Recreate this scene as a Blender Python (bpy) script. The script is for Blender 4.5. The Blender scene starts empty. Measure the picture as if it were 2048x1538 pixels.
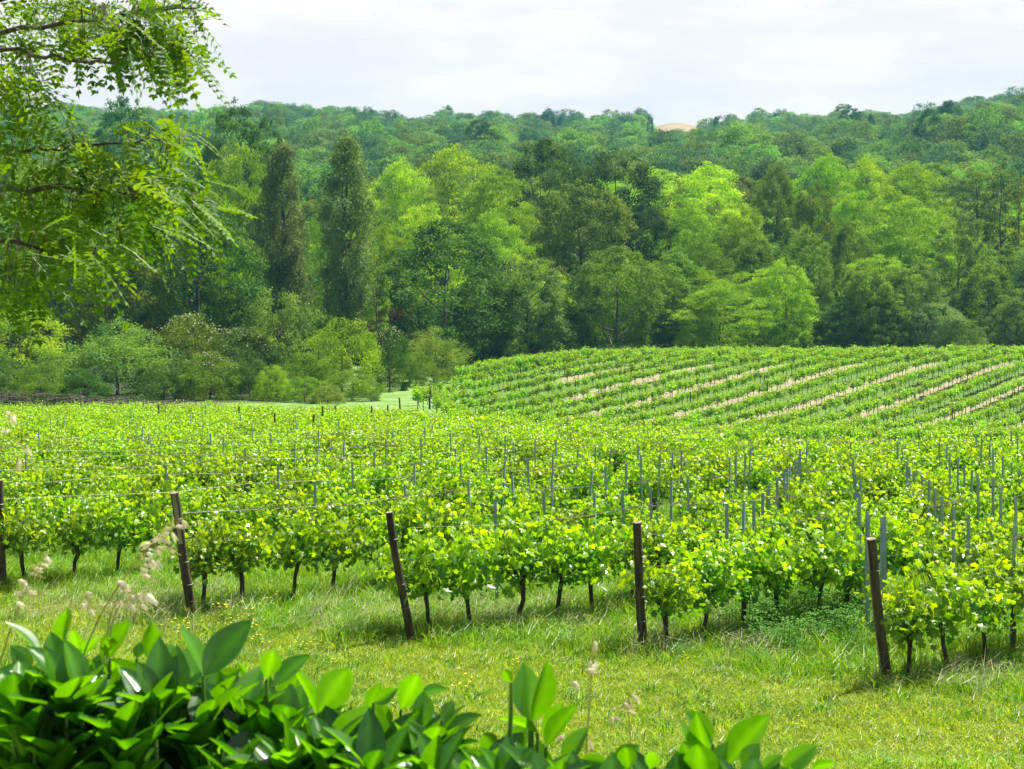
import bpy, math, random
import numpy as np
from mathutils import Vector, Matrix

# ------------------------------------------------------------------ camera, light, exposure
F = 2844.0            # focal length in photo pixels (2048 wide)
CX, HZ = 1024.0, 450.0  # principal column, horizon row
EZ = 22.0             # eye height above the datum
sc = bpy.context.scene
col = sc.collection
cd = bpy.data.cameras.new('camera'); cam = bpy.data.objects.new('camera', cd); col.objects.link(cam)
cam.location = (0, 0, EZ); cam.rotation_euler = (math.radians(90), 0, 0)
cd.sensor_width = 36; cd.lens = 36 * F / 2048; cd.shift_y = -(769 - HZ) / 2048
cd.clip_start = 0.05; cd.clip_end = 6000
cd.dof.use_dof = True; cd.dof.focus_distance = 22; cd.dof.aperture_fstop = 11
sc.camera = cam
SUN_AZ, SUN_EL = math.radians(48), math.radians(59)
sun_dir = Vector((math.sin(SUN_AZ) * math.cos(SUN_EL), math.cos(SUN_AZ) * math.cos(SUN_EL), math.sin(SUN_EL)))
sl = bpy.data.lights.new('sun', 'SUN'); sl.energy = 5.0; sl.angle = math.radians(0.5); sl.color = (1, 0.96, 0.88)
so = bpy.data.objects.new('sun', sl); col.objects.link(so); so.rotation_euler = sun_dir.to_track_quat('Z', 'Y').to_euler()
w = bpy.data.worlds.new('World'); sc.world = w; w.use_nodes = True
nt = w.node_tree; nt.nodes.clear()
def N(t, ty, **k):
    n = t.nodes.new(ty)
    for a, b in k.items(): setattr(n, a, b)
    return n
sky = N(nt, 'ShaderNodeTexSky', sky_type='NISHITA', sun_disc=False)
sky.sun_elevation = SUN_EL; sky.sun_rotation = SUN_AZ; sky.dust_density = 2.0; sky.air_density = 1.0
tc = N(nt, 'ShaderNodeTexCoord'); mp = N(nt, 'ShaderNodeMapping'); mp.inputs['Scale'].default_value = (2.2, 2.2, 9)
nz = N(nt, 'ShaderNodeTexNoise'); nz.inputs['Scale'].default_value = 1.6; nz.inputs['Detail'].default_value = 7; nz.inputs['Roughness'].default_value = .6
cr = N(nt, 'ShaderNodeValToRGB'); cr.color_ramp.elements[0].position = .42; cr.color_ramp.elements[1].position = .62
cr.color_ramp.elements[0].color = (.92, .92, .92, 1); cr.color_ramp.elements[1].color = (1, 1, 1, 1)
mx = N(nt, 'ShaderNodeMix', data_type='RGBA'); mx.inputs['B'].default_value = (9.4, 9.0, 9.2, 1)
bg = N(nt, 'ShaderNodeBackground'); bg.inputs['Strength'].default_value = 0.05
ow = N(nt, 'ShaderNodeOutputWorld')
L = nt.links.new
L(tc.outputs['Generated'], mp.inputs[0]); L(mp.outputs[0], nz.inputs['Vector']); L(nz.outputs['Fac'], cr.inputs[0])
sz_ = N(nt, 'ShaderNodeSeparateXYZ'); L(tc.outputs['Generated'], sz_.inputs[0])
mrz = N(nt, 'ShaderNodeMapRange', interpolation_type='SMOOTHSTEP'); mrz.inputs['From Min'].default_value = .17; mrz.inputs['From Max'].default_value = .42; mrz.inputs['To Min'].default_value = 1; mrz.inputs['To Max'].default_value = .10
L(sz_.outputs[2], mrz.inputs[0]); mm_ = N(nt, 'ShaderNodeMath', operation='MULTIPLY'); L(mrz.outputs[0], mm_.inputs[0]); L(cr.outputs[0], mm_.inputs[1])
L(mm_.outputs[0], mx.inputs['Factor']); L(sky.outputs[0], mx.inputs['A']); cr2 = N(nt, 'ShaderNodeValToRGB'); cr2.color_ramp.elements[0].position = .40; cr2.color_ramp.elements[1].position = .66
cr2.color_ramp.elements[0].color = (.95, .975, .99, 1); cr2.color_ramp.elements[1].color = (1.14, 1.12, 1.08, 1)
nz2 = N(nt, 'ShaderNodeTexNoise'); nz2.inputs['Scale'].default_value = 3.1; nz2.inputs['Detail'].default_value = 8; nz2.inputs['Roughness'].default_value = .62
mu = N(nt, 'ShaderNodeMix', data_type='RGBA', blend_type='MULTIPLY'); mu.inputs['Factor'].default_value = 1
L(mp.outputs[0], nz2.inputs['Vector']); L(nz2.outputs['Fac'], cr2.inputs[0]); L(mx.outputs['Result'], mu.inputs['A']); L(cr2.outputs[0], mu.inputs['B'])
L(mu.outputs['Result'], bg.inputs[0]); L(bg.outputs[0], ow.inputs[0])
sc.view_settings.view_transform = 'Standard'; sc.view_settings.look = 'None'
sc.view_settings.exposure = 1.1; sc.view_settings.gamma = 1
cy = sc.cycles
cy.max_bounces = 7; cy.diffuse_bounces = 4; cy.glossy_bounces = 2; cy.transmission_bounces = 5; cy.volume_bounces = 0
cy.use_denoising = True; cy.caustics_reflective = False; cy.caustics_refractive = False
cy.sample_clamp_indirect = 6
try: cy.denoising_prefilter = 'ACCURATE'
except Exception: pass

rng = np.random.default_rng(7)
R = random.Random(5)

# ------------------------------------------------------------------ terrain
def ss(a, b, x):
    t = np.clip((x - a) / (b - a), 0, 1); return t * t * (3 - 2 * t)
YT = ([-400, 0, 700, 850, 1050, 1250, 1500, 1700, 1850, 2048, 2450], [800, 802, 806, 817, 826, 840, 856, 865, 866, 863, 860])
def edge_depth(c): return 5468.0 / (np.interp(c, *YT) - 750)
HILL = ([100, 108, 116, 124, 132, 140, 148, 156, 164, 172, 180, 190], [905, 890, 868, 840, 811, 782, 756, 736, 723, 716, 716, 724])
LANE = ([100, 105, 118, 130, 145, 160, 180, 190], [820, 811, 793, 777, 762, 750, 742, 738])
CAP = ([800, 860, 900, 950, 1000, 1050, 1150, 1300, 2500], [820, 806, 775, 754, 742, 735, 724, 718, 716])
FC = [0, 400, 700, 900, 1150, 1290, 1350, 1420, 1500, 1800, 2048]
FT = {190: [728, 728, 735, 745, 735, 724, 724, 724, 724, 724, 724],
      200: [700, 708, 722, 740, 738, 735, 735, 735, 735, 735, 735],
      230: [610, 630, 650, 655, 655, 650, 650, 650, 650, 650, 650],
      260: [530, 545, 565, 575, 572, 570, 570, 570, 570, 570, 565],
      300: [440, 460, 485, 485, 480, 480, 480, 480, 480, 480, 470],
      350: [400, 415, 435, 435, 430, 430, 430, 430, 430, 425, 405],
      400: [370, 380, 400, 400, 395, 395, 395, 395, 395, 385, 350],
      500: [322, 332, 350, 350, 350, 350, 350, 350, 350, 335, 278],
      700: [285, 287, 292, 295, 300, 300, 298, 300, 300, 290, 240],
      900: [258, 254, 246, 256, 268, 254, 243, 250, 268, 258, 232],
      1000: [264, 262, 256, 264, 276, 268, 262, 266, 278, 268, 245],
      1700: [330] * 11}
FD = sorted(FT); FTM = np.array([FT[d] for d in FD], float)
def forest_y(c, d):
    c = np.clip(c, 0, 2048); d = np.clip(d, 190, 1700)
    ci = np.clip(np.searchsorted(FC, c, 'right') - 1, 0, len(FC) - 2); di = np.clip(np.searchsorted(FD, d, 'right') - 1, 0, len(FD) - 2)
    fc = np.array(FC, float); fd = np.array(FD, float)
    u = (c - fc[ci]) / (fc[ci + 1] - fc[ci]); v = (d - fd[di]) / (fd[di + 1] - fd[di])
    und = ss(330, 600, d) * (6 * np.sin(c * .013 + d * .011) + 4 * np.sin(c * .031 - d * .007 + 1)) * (1 - .9 * np.exp(-((c - 1350) / 110) ** 2)) + 9 * ss(650, 850, d) * ss(560, 760, c) * (1 - ss(1500, 1700, c)) * (1 - np.exp(-((c - 1350) / 110) ** 2))
    return und + (FTM[di, ci] * (1 - u) + FTM[di, ci + 1] * u) * (1 - v) + (FTM[di + 1, ci] * (1 - u) + FTM[di + 1, ci + 1] * u) * v
def prof_y(c, d):
    h = np.interp(d, *HILL); cap = np.interp(c, *CAP)
    k = 6.0; m = np.maximum(h, cap); h = m + np.log(np.exp((h - m) / k) + np.exp((cap - m) / k)) * k - k * .69 * (abs(h - cap) < 1)
    l = np.interp(d, *LANE); wgt = ss(835, 960, c)
    y = l * (1 - wgt) + h * wgt
    t = ss(178, 190, d)
    y = y * (1 - t) + forest_y(c, np.full_like(d, 190.0)) * t
    return np.where(d > 190, forest_y(c, d), y)
def zrel(c, d):
    c = np.asarray(c, float); d = np.asarray(d, float)
    de = edge_depth(c)
    near = -(300.0 * d + 9450.0) / F
    bank = np.interp(d, [-30, 2.9, 5, 8, 12], [-1.45, -1.62, -2.35, -3.45, -(300 * 12 + 9450) / F])
    near = np.where(d < 12, bank, near)
    zde = -(300 * de + 9450) / F
    D1 = np.maximum(105, de + 6)
    zD1 = -(prof_y(c, D1) - HZ) / F * D1
    t = np.clip((d - de) / (D1 - de), 0, 1)
    mid = zde * (1 - t) + zD1 * t
    far = -(prof_y(c, np.maximum(d, D1)) - HZ) / F * np.maximum(d, D1)
    return np.where(d <= de, near, np.where(d < D1, mid, far))
def ground(X, Y):
    X = np.asarray(X, float); Y = np.asarray(Y, float)
    r = np.hypot(X, Y); ph = np.arctan2(X, Y); pc = np.clip(ph, -.45, .45)
    d = r * np.cos(pc); c = CX + F * np.tan(pc)
    z = zrel(c, d)
    back = ss(1.2, 2.6, np.abs(ph))
    zb = zrel(np.full_like(d, 1024.0), np.minimum(d, 12)) * 0 - 1.5 - .02 * np.minimum(r, 100)
    z = z * (1 - back) + zb * back
    z = z + .05 * np.sin(X * 1.3 + .4 * Y) * np.sin(Y * .9 - .3 * X) * ss(10, 14, d)
    return z + EZ
def gz(x, y): return float(ground(np.array([x]), np.array([y]))[0])
def P(px, py, d):   # point seen at photo pixel px,py at depth d
    return np.array([(px - CX) / F * d, d, EZ - (py - HZ) / F * d])

# ------------------------------------------------------------------ helpers
def mk(name, V, Fs, mat=None, tone=None, mi=None, smooth=False):
    V = np.asarray(V, np.float32); me = bpy.data.meshes.new(name)
    if not isinstance(Fs, list): Fs = [Fs]
    Fs = [np.asarray(f, np.int32) for f in Fs if len(f)]
    lv = np.concatenate([f.ravel() for f in Fs]); ln = np.concatenate([np.full(len(f), f.shape[1], np.int32) for f in Fs])
    st = np.concatenate([[0], np.cumsum(ln)[:-1]]).astype(np.int32)
    me.vertices.add(len(V)); me.vertices.foreach_set('co', V.ravel())
    me.loops.add(len(lv)); me.loops.foreach_set('vertex_index', lv)
    me.polygons.add(len(ln)); me.polygons.foreach_set('loop_start', st); me.polygons.foreach_set('loop_total', ln)
    for m in (mat if isinstance(mat, (list, tuple)) else [mat]):
        if m: me.materials.append(m)
    if mi is not None: me.polygons.foreach_set('material_index', np.asarray(mi, np.int32))
    me.polygons.foreach_set('use_smooth', np.full(len(ln), bool(smooth)))
    if tone is not None:
        a = me.attributes.new('tone', 'FLOAT', 'POINT'); a.data.foreach_set('value', np.asarray(tone, np.float32))
    me.update(calc_edges=True)
    return me
def ob(name, me, parent=None, loc=None, scale=None, rz=None):
    o = bpy.data.objects.new(name, me); col.objects.link(o)
    if parent: o.parent = parent
    if loc is not None: o.location = loc
    if scale is not None: o.scale = scale
    if rz is not None: o.rotation_euler = (0, 0, rz)
    return o
def tag(o, label=None, cat=None, group=None, kind=None):
    if label: o['label'] = label
    if cat: o['category'] = cat
    if group: o['group'] = group
    if kind: o['kind'] = kind
    return o
class Acc:
    def __init__(s): s.V = []; s.F = {3: [], 4: []}; s.T = []; s.M = {3: [], 4: []}; s.n = 0
    def add(s, V, Fc, tone=.5, m=0):
        V = np.asarray(V, float).reshape(-1, 3); Fc = np.asarray(Fc, np.int32)
        s.V.append(V); s.F[Fc.shape[1]].append(Fc + s.n); s.M[Fc.shape[1]].append(np.full(len(Fc), m))
        s.T.append(np.broadcast_to(np.asarray(tone, float), (len(V),)).copy()); s.n += len(V); return s
    def mesh(s, name, mat, smooth=False):
        Fs, M = [], []
        for k in (3, 4):
            if s.F[k]: Fs.append(np.concatenate(s.F[k])); M.append(np.concatenate(s.M[k]))
        return mk(name, np.concatenate(s.V), Fs, mat, np.concatenate(s.T), np.concatenate(M), smooth)
def unit(a):
    a = np.asarray(a, float); return a / np.maximum(np.linalg.norm(a, axis=-1, keepdims=True), 1e-9)
def frames(axis, normal):
    """local y = axis, z ~ normal"""
    y = unit(axis); z = normal - (normal * y).sum(-1, keepdims=True) * y; z = unit(z); x = np.cross(y, z)
    return np.stack([x, y, z], -1)   # columns
def stamp(acc, SV, SF, C, Fr, S, tone=.5, m=0, SW=None, ST=None):
    SV = np.asarray(SV, float); C = np.asarray(C, float); n = len(C); k = len(SV)
    S = np.broadcast_to(np.asarray(S, float), (n,))
    A = SV[None] * S[:, None, None]
    if SW is not None: A = A * np.stack([SW, np.ones(n), np.ones(n)], -1)[:, None]
    V = np.einsum('nij,nkj->nki', Fr, A) + C[:, None]
    Fc = (np.asarray(SF)[None] + (np.arange(n) * k)[:, None, None]).reshape(-1, np.asarray(SF).shape[1])
    T = np.repeat(np.broadcast_to(np.asarray(tone, float), (n,)), k)
    if ST is not None: T = T + np.tile(ST, n)
    acc.add(V.reshape(-1, 3), Fc, T, m)
def tube(acc, pts, rad, seg=6, m=0, cap=True, tone=.5):
    pts = np.asarray(pts, float); rad = np.broadcast_to(np.asarray(rad, float), (len(pts),))
    t = np.gradient(pts, axis=0); t = unit(t)
    ref = np.array([0, 0, 1.0]) if abs(t[0][2]) < .9 else np.array([1.0, 0, 0])
    V = []
    for p, d, r in zip(pts, t, rad):
        a = unit(np.cross(d, ref)); b = np.cross(d, a)
        an = np.arange(seg) * 2 * math.pi / seg
        V.append(p + r * (np.cos(an)[:, None] * a + np.sin(an)[:, None] * b))
    V = np.concatenate(V); Fc = []
    for i in range(len(pts) - 1):
        for j in range(seg):
            k = (j + 1) % seg; Fc.append((i * seg + j, i * seg + k, (i + 1) * seg + k, (i + 1) * seg + j))
    acc.add(V, Fc, tone, m)
    if cap:
        for i, p in ((0, pts[0]), (len(pts) - 1, pts[-1])):
            base = V[i * seg:(i + 1) * seg]; VV = np.vstack([base, p[None]])
            acc.add(VV, [(j, (j + 1) % seg, seg) for j in range(seg)], tone, m)
def rand_unit(n, r=rng): return unit(r.normal(size=(n, 3)))

# ------------------------------------------------------------------ materials
def leaf_mat(name, c0, c1, trans=.35, rough=.45, tcol=None, objcol=False, spec=.5, rand=.25, blemish=False):
    m = bpy.data.materials.new(name); m.use_nodes = True; t = m.node_tree; t.nodes.clear()
    at = N(t, 'ShaderNodeAttribute', attribute_name='tone'); oi = N(t, 'ShaderNodeObjectInfo')
    mixc = N(t, 'ShaderNodeMix', data_type='RGBA'); mixc.inputs['A'].default_value = (*c0, 1); mixc.inputs['B'].default_value = (*c1, 1)
    t.links.new(at.outputs['Fac'], mixc.inputs['Factor'])
    out = mixc.outputs['Result']
    if objcol:
        mu = N(t, 'ShaderNodeMix', data_type='RGBA', blend_type='MULTIPLY'); mu.inputs['Factor'].default_value = 1
        t.links.new(out, mu.inputs['A']); t.links.new(oi.outputs['Color'], mu.inputs['B']); out = mu.outputs['Result']
    hs = N(t, 'ShaderNodeHueSaturation')
    mr = N(t, 'ShaderNodeMapRange'); mr.inputs['To Min'].default_value = 1 - rand; mr.inputs['To Max'].default_value = 1 + rand
    mh = N(t, 'ShaderNodeMapRange'); mh.inputs['To Min'].default_value = .5 - rand * .06; mh.inputs['To Max'].default_value = .5 + rand * .06
    t.links.new(oi.outputs['Random'], mr.inputs[0]); t.links.new(mr.outputs[0], hs.inputs['Value'])
    t.links.new(oi.outputs['Random'], mh.inputs[0]); t.links.new(mh.outputs[0], hs.inputs['Hue'])
    t.links.new(out, hs.inputs['Color']); out = hs.outputs[0]
    if blemish:
        tcb = N(t, 'ShaderNodeTexCoord'); nb = N(t, 'ShaderNodeTexNoise'); nb.inputs['Scale'].default_value = 26; nb.inputs['Detail'].default_value = 3
        rb = N(t, 'ShaderNodeMapRange'); rb.inputs['From Min'].default_value = .735; rb.inputs['From Max'].default_value = .76; mb = N(t, 'ShaderNodeMix', data_type='RGBA'); mb.inputs['B'].default_value = (.09, .035, .01, 1)
        nv = N(t, 'ShaderNodeTexNoise'); nv.inputs['Scale'].default_value = 9; nv.inputs['Detail'].default_value = 5; rv = N(t, 'ShaderNodeMapRange'); rv.inputs['To Min'].default_value = .72; rv.inputs['To Max'].default_value = 1.28
        hv_ = N(t, 'ShaderNodeHueSaturation'); t.links.new(tcb.outputs['Object'], nv.inputs['Vector']); t.links.new(nv.outputs['Fac'], rv.inputs[0]); t.links.new(rv.outputs[0], hv_.inputs['Value']); t.links.new(out, hv_.inputs['Color'])
        t.links.new(tcb.outputs['Object'], nb.inputs['Vector']); t.links.new(nb.outputs['Fac'], rb.inputs[0]); t.links.new(rb.outputs[0], mb.inputs['Factor']); t.links.new(hv_.outputs[0], mb.inputs['A']); out = mb.outputs['Result']
    pb = N(t, 'ShaderNodeBsdfPrincipled'); pb.inputs['Roughness'].default_value = rough; pb.inputs['Specular IOR Level'].default_value = spec
    tr = N(t, 'ShaderNodeBsdfTranslucent'); tm = N(t, 'ShaderNodeMix', data_type='RGBA', blend_type='MULTIPLY'); tm.inputs['Factor'].default_value = 1
    tm.inputs['B'].default_value = (*(tcol or (1.6, 1.5, .5)), 1)
    ms = N(t, 'ShaderNodeMixShader'); ms.inputs[0].default_value = trans; o = N(t, 'ShaderNodeOutputMaterial')
    t.links.new(out, pb.inputs['Base Color']); t.links.new(out, tm.inputs['A']); t.links.new(tm.outputs['Result'], tr.inputs[0])
    t.links.new(pb.outputs[0], ms.inputs[1]); t.links.new(tr.outputs[0], ms.inputs[2]); t.links.new(ms.outputs[0], o.inputs[0])
    return m
def bark_mat(name, c0, c1, scale=30, rough=.85, stretch=.2, bump=.4):
    m = bpy.data.materials.new(name); m.use_nodes = True; t = m.node_tree; pb = t.nodes['Principled BSDF']; pb.inputs['Roughness'].default_value = rough
    tcx = N(t, 'ShaderNodeTexCoord'); mpx = N(t, 'ShaderNodeMapping'); mpx.inputs['Scale'].default_value = (1, 1, stretch)
    n1 = N(t, 'ShaderNodeTexNoise'); n1.inputs['Scale'].default_value = scale; n1.inputs['Detail'].default_value = 6
    r = N(t, 'ShaderNodeValToRGB'); r.color_ramp.elements[0].position = .35; r.color_ramp.elements[1].position = .65
    r.color_ramp.elements[0].color = (*c0, 1); r.color_ramp.elements[1].color = (*c1, 1)
    bp = N(t, 'ShaderNodeBump'); bp.inputs['Strength'].default_value = bump; bp.inputs['Distance'].default_value = .02
    l = t.links.new; l(tcx.outputs['Object'], mpx.inputs[0]); l(mpx.outputs[0], n1.inputs['Vector']); l(n1.outputs['Fac'], r.inputs[0])
    l(r.outputs[0], pb.inputs['Base Color']); l(n1.outputs['Fac'], bp.inputs['Height']); l(bp.outputs[0], pb.inputs['Normal'])
    return m
def plain(name, c, rough=.6, metal=0, spec=.5):
    m = bpy.data.materials.new(name); m.use_nodes = True; pb = m.node_tree.nodes['Principled BSDF']
    pb.inputs['Base Color'].default_value = (*c, 1); pb.inputs['Roughness'].default_value = rough; pb.inputs['Metallic'].default_value = metal
    pb.inputs['Specular IOR Level'].default_value = spec
    return m
M = {}
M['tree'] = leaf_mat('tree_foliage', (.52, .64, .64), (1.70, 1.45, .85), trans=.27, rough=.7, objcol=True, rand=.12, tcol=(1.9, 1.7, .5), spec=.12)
M['far'] = leaf_mat('far_foliage', (.030, .062, .022), (.075, .135, .032), trans=.28, rough=.5, rand=.35, spec=.3)
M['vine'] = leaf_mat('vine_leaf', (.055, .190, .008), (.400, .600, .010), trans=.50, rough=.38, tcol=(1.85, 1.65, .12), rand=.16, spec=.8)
M['vinefar'] = leaf_mat('far_vine_leaf', (.070, .220, .010), (.350, .510, .014), trans=.46, rough=.40, tcol=(1.75, 1.7, .2), rand=.18, spec=.5)
M['acacia'] = leaf_mat('acacia_leaflet', (.030, .095, .006), (.130, .240, .010), trans=.5, rough=.5, tcol=(2.4, 2.0, .15), rand=0, spec=.25)
M['laurel'] = leaf_mat('laurel_leaf', (.018, .090, .008), (.100, .300, .009), trans=.5, rough=.27, tcol=(2.5, 2.1, .12), rand=0, spec=.9, blemish=True)
M['grass'] = leaf_mat('grass_blade', (.110, .240, .008), (.470, .540, .035), trans=.5, rough=.4, tcol=(1.6, 1.5, .3), rand=.2)
M['tallgrass'] = leaf_mat('tall_grass_blade', (.050, .190, .008), (.330, .460, .040), trans=.48, rough=.4, tcol=(1.6, 1.6, .3), rand=.2)
M['straw'] = leaf_mat('straw', (.30, .32, .12), (.62, .56, .36), trans=.25, rough=.6, tcol=(1, 1, .8), rand=.15)
M['clover'] = leaf_mat('clover_leaf', (.045, .180, .008), (.130, .340, .015), trans=.42, rough=.7, tcol=(1.4, 1.4, .5), rand=.15)
M['oat'] = leaf_mat('oat_husk', (.90, .80, .66), (.98, .94, .86), trans=.5, rough=.5, tcol=(1, 1, .9), rand=.05)
M['oatstem'] = leaf_mat('oat_stem', (.40, .30, .10), (.5, .42, .14), trans=.2, rough=.6, tcol=(1, 1, .7), rand=.05)
M['yellow'] = leaf_mat('yellow_petal', (.80, .62, .02), (.85, .70, .03), trans=.3, rough=.6, tcol=(1, 1, .5), rand=.05)
M['cream'] = leaf_mat('cream_blossom', (.50, .50, .36), (.70, .68, .52), trans=.3, rough=.6, tcol=(1, 1, .8), rand=.05)
M['dry'] = leaf_mat('dry_twigs', (.10, .055, .045), (.20, .11, .08), trans=.1, rough=.8, tcol=(1, 1, .9), rand=.1)
M['bark'] = bark_mat('tree_bark', (.035, .028, .022), (.12, .10, .08), 6)
M['vinebark'] = bark_mat('vine_bark', (.018, .012, .009), (.085, .060, .042), 40)
M['postwood'] = bark_mat('weathered_post_wood', (.014, .010, .007), (.085, .058, .034), 22, stretch=.08)
M['postpale'] = bark_mat('stripped_and_sunlit_wood', (.16, .12, .085), (.36, .29, .21), 18, stretch=.08)  # bare wood, also used to paint the sunlit edge of the thick post
M['metal'] = bark_mat('galvanised_post', (.18, .26, .28), (.31, .40, .43), 14, rough=.55, stretch=.5, bump=.05)
M['wire'] = plain('wire', (.22, .20, .18), .5, .6)
M['cane'] = bark_mat('dead_canes', (.045, .036, .028), (.13, .10, .075), 30)
M['twig'] = bark_mat('twig_bark', (.030, .022, .014), (.10, .080, .050), 60)
M['stemgreen'] = plain('green_stem', (.10, .20, .03), .5)

def terrain_material():
    m = bpy.data.materials.new('vineyard_ground'); m.use_nodes = True; t = m.node_tree; pb = t.nodes['Principled BSDF']; pb.inputs['Roughness'].default_value = .95
    pb.inputs['Specular IOR Level'].default_value = .1
    l = t.links.new
    g = N(t, 'ShaderNodeNewGeometry'); sp = N(t, 'ShaderNodeSeparateXYZ'); l(g.outputs['Position'], sp.inputs[0])
    def ns(scale, det=6, rough=.6):
        n = N(t, 'ShaderNodeTexNoise'); n.inputs['Scale'].default_value = scale; n.inputs['Detail'].default_value = det; n.inputs['Roughness'].default_value = rough
        l(g.outputs['Position'], n.inputs['Vector']); return n.outputs['Fac']
    def ramp(f, stops):
        r = N(t, 'ShaderNodeValToRGB'); e = r.color_ramp.elements
        while len(e) < len(stops): e.new(.5)
        for k, (p, c) in enumerate(stops): e[k].position = p; e[k].color = (*c, 1)
        l(f, r.inputs[0]); return r.outputs[0]
    def ma(op, a, b=None, clamp=False):
        n = N(t, 'ShaderNodeMath', operation=op); n.use_clamp = clamp
        for i, v in enumerate((a, b)):
            if v is None: continue
            if isinstance(v, (int, float)): n.inputs[i].default_value = v
            else: l(v, n.inputs[i])
        return n.outputs[0]
    def step(v, e, wd): # smooth step rising at e
        mr = N(t, 'ShaderNodeMapRange', interpolation_type='SMOOTHSTEP'); mr.inputs['From Min'].default_value = e - wd; mr.inputs['From Max'].default_value = e + wd
        l(v, mr.inputs[0]); return mr.outputs[0]
    def mixc(f, a, b):
        n = N(t, 'ShaderNodeMix', data_type='RGBA'); l(f, n.inputs['Factor']); l(a, n.inputs['A']); l(b, n.inputs['B']); return n.outputs['Result']
    grass = ramp(ns(3.0, 8, .7), [(.25, (.16, .14, .035)), (.42, (.14, .24, .018)), (.58, (.22, .33, .025)), (.75, (.36, .38, .070))])
    lane = ramp(ns(.6, 8, .7), [(.3, (.090, .190, .035)), (.5, (.150, .260, .060)), (.7, (.30, .36, .17))])
    tilled = ramp(ns(2.2, 8, .75), [(.3, (.18, .135, .085)), (.5, (.31, .245, .165)), (.7, (.46, .39, .27))])
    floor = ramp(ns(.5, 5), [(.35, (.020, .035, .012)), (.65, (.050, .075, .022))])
    sand = ramp(ns(.03, 6), [(.35, (.24, .17, .10)), (.65, (.34, .27, .18))])
    X, Y = sp.outputs[0], sp.outputs[1]
    dirt = ramp(ns(5, 6, .7), [(.35, (.20, .12, .07)), (.65, (.42, .31, .21))])
    grass = mixc(step(ns(.75, 4, .65), .62, .03), grass, dirt)
    far = step(Y, 100, 1.5)
    base = mixc(far, grass, lane)
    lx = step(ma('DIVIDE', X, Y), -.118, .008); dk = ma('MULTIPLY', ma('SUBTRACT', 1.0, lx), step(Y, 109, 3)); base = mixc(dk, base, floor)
    hillg = ramp(ns(1.6, 8, .7), [(.3, (.070, .110, .022)), (.5, (.095, .175, .028)), (.7, (.17, .23, .06))]); base = mixc(ma('MULTIPLY', far, step(ma('SUBTRACT', X, ma('MULTIPLY', Y, .042)), -10.0, .8)), base, hillg)
    # tilled alternate alleys of the far hill
    v = ma('ADD', ma('MULTIPLY', X, .809 / 6.4), ma('MULTIPLY', Y, -.588 / 6.4))
    v = ma('ADD', v, ma('MULTIPLY', ma('SUBTRACT', ns(.8, 3), .5), .05))
    fr = ma('FRACT', ma('ADD', v, 100.0))
    tri = ma('ABSOLUTE', ma('SUBTRACT', fr, .25))
    mask = ma('SUBTRACT', 1.0, step(tri, .172, .02))
    xb = step(ma('SUBTRACT', X, ma('MULTIPLY', Y, .0)), 4.5, 1.5)
    reg = ma('MULTIPLY', ma('MULTIPLY', mask, xb), ma('MULTIPLY', step(Y, 96, 1), ma('SUBTRACT', 1.0, step(Y, 163, 3))))
    patch = step(ns(1.3, 5, .7), .43, .06)
    base = mixc(ma('MULTIPLY', reg, patch), base, tilled)
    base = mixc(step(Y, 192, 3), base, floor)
    # sandy field on the skyline
    sx = ma('MULTIPLY', step(ma('DIVIDE', X, Y), .090, .004), ma('SUBTRACT', 1.0, step(ma('DIVIDE', X, Y), .165, .006)))
    base = mixc(ma('MULTIPLY', sx, step(Y, 800, 5)), base, sand)
    l(base, pb.inputs['Base Color'])
    bp = N(t, 'ShaderNodeBump'); bp.inputs['Strength'].default_value = .5; bp.inputs['Distance'].default_value = .08
    l(ns(9, 6, .7), bp.inputs['Height']); l(bp.outputs[0], pb.inputs['Normal'])
    return m

# one ground sheet, polar grid round the camera
fine = np.linspace(-.47, .47, 190); rest = np.linspace(.47, 2 * math.pi - .47, 60)[1:-1]
ang = np.concatenate([fine, rest])
rad = np.concatenate([[.4, 1.2, 2, 2.9, 4, 5, 6.5, 8, 10, 12], np.arange(13, 60, 1.0), np.arange(60, 200, 2.0), np.arange(200, 500, 10.0), np.arange(500, 1000, 25.0), [1050, 1200, 1400, 1700]])
RR, AA = np.meshgrid(rad, ang, indexing='ij')
GX, GY = RR * np.sin(AA), RR * np.cos(AA); GZ = ground(GX, GY)
V = np.stack([GX, GY, GZ], -1).reshape(-1, 3); na = len(ang)
ii, jj = np.meshgrid(np.arange(len(rad) - 1), np.arange(na), indexing='ij'); kk = (jj + 1) % na
Fq = np.stack([ii * na + jj, (ii + 1) * na + jj, (ii + 1) * na + kk, ii * na + kk], -1).reshape(-1, 4)[:, ::-1]
V = np.vstack([V, [[0, 0, gz(0, .3)]]]); cI = len(V) - 1
Ft = np.array([[j, (j + 1) % na, cI] for j in range(na)])
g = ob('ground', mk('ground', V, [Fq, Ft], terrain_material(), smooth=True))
tag(g, kind='structure')

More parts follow.
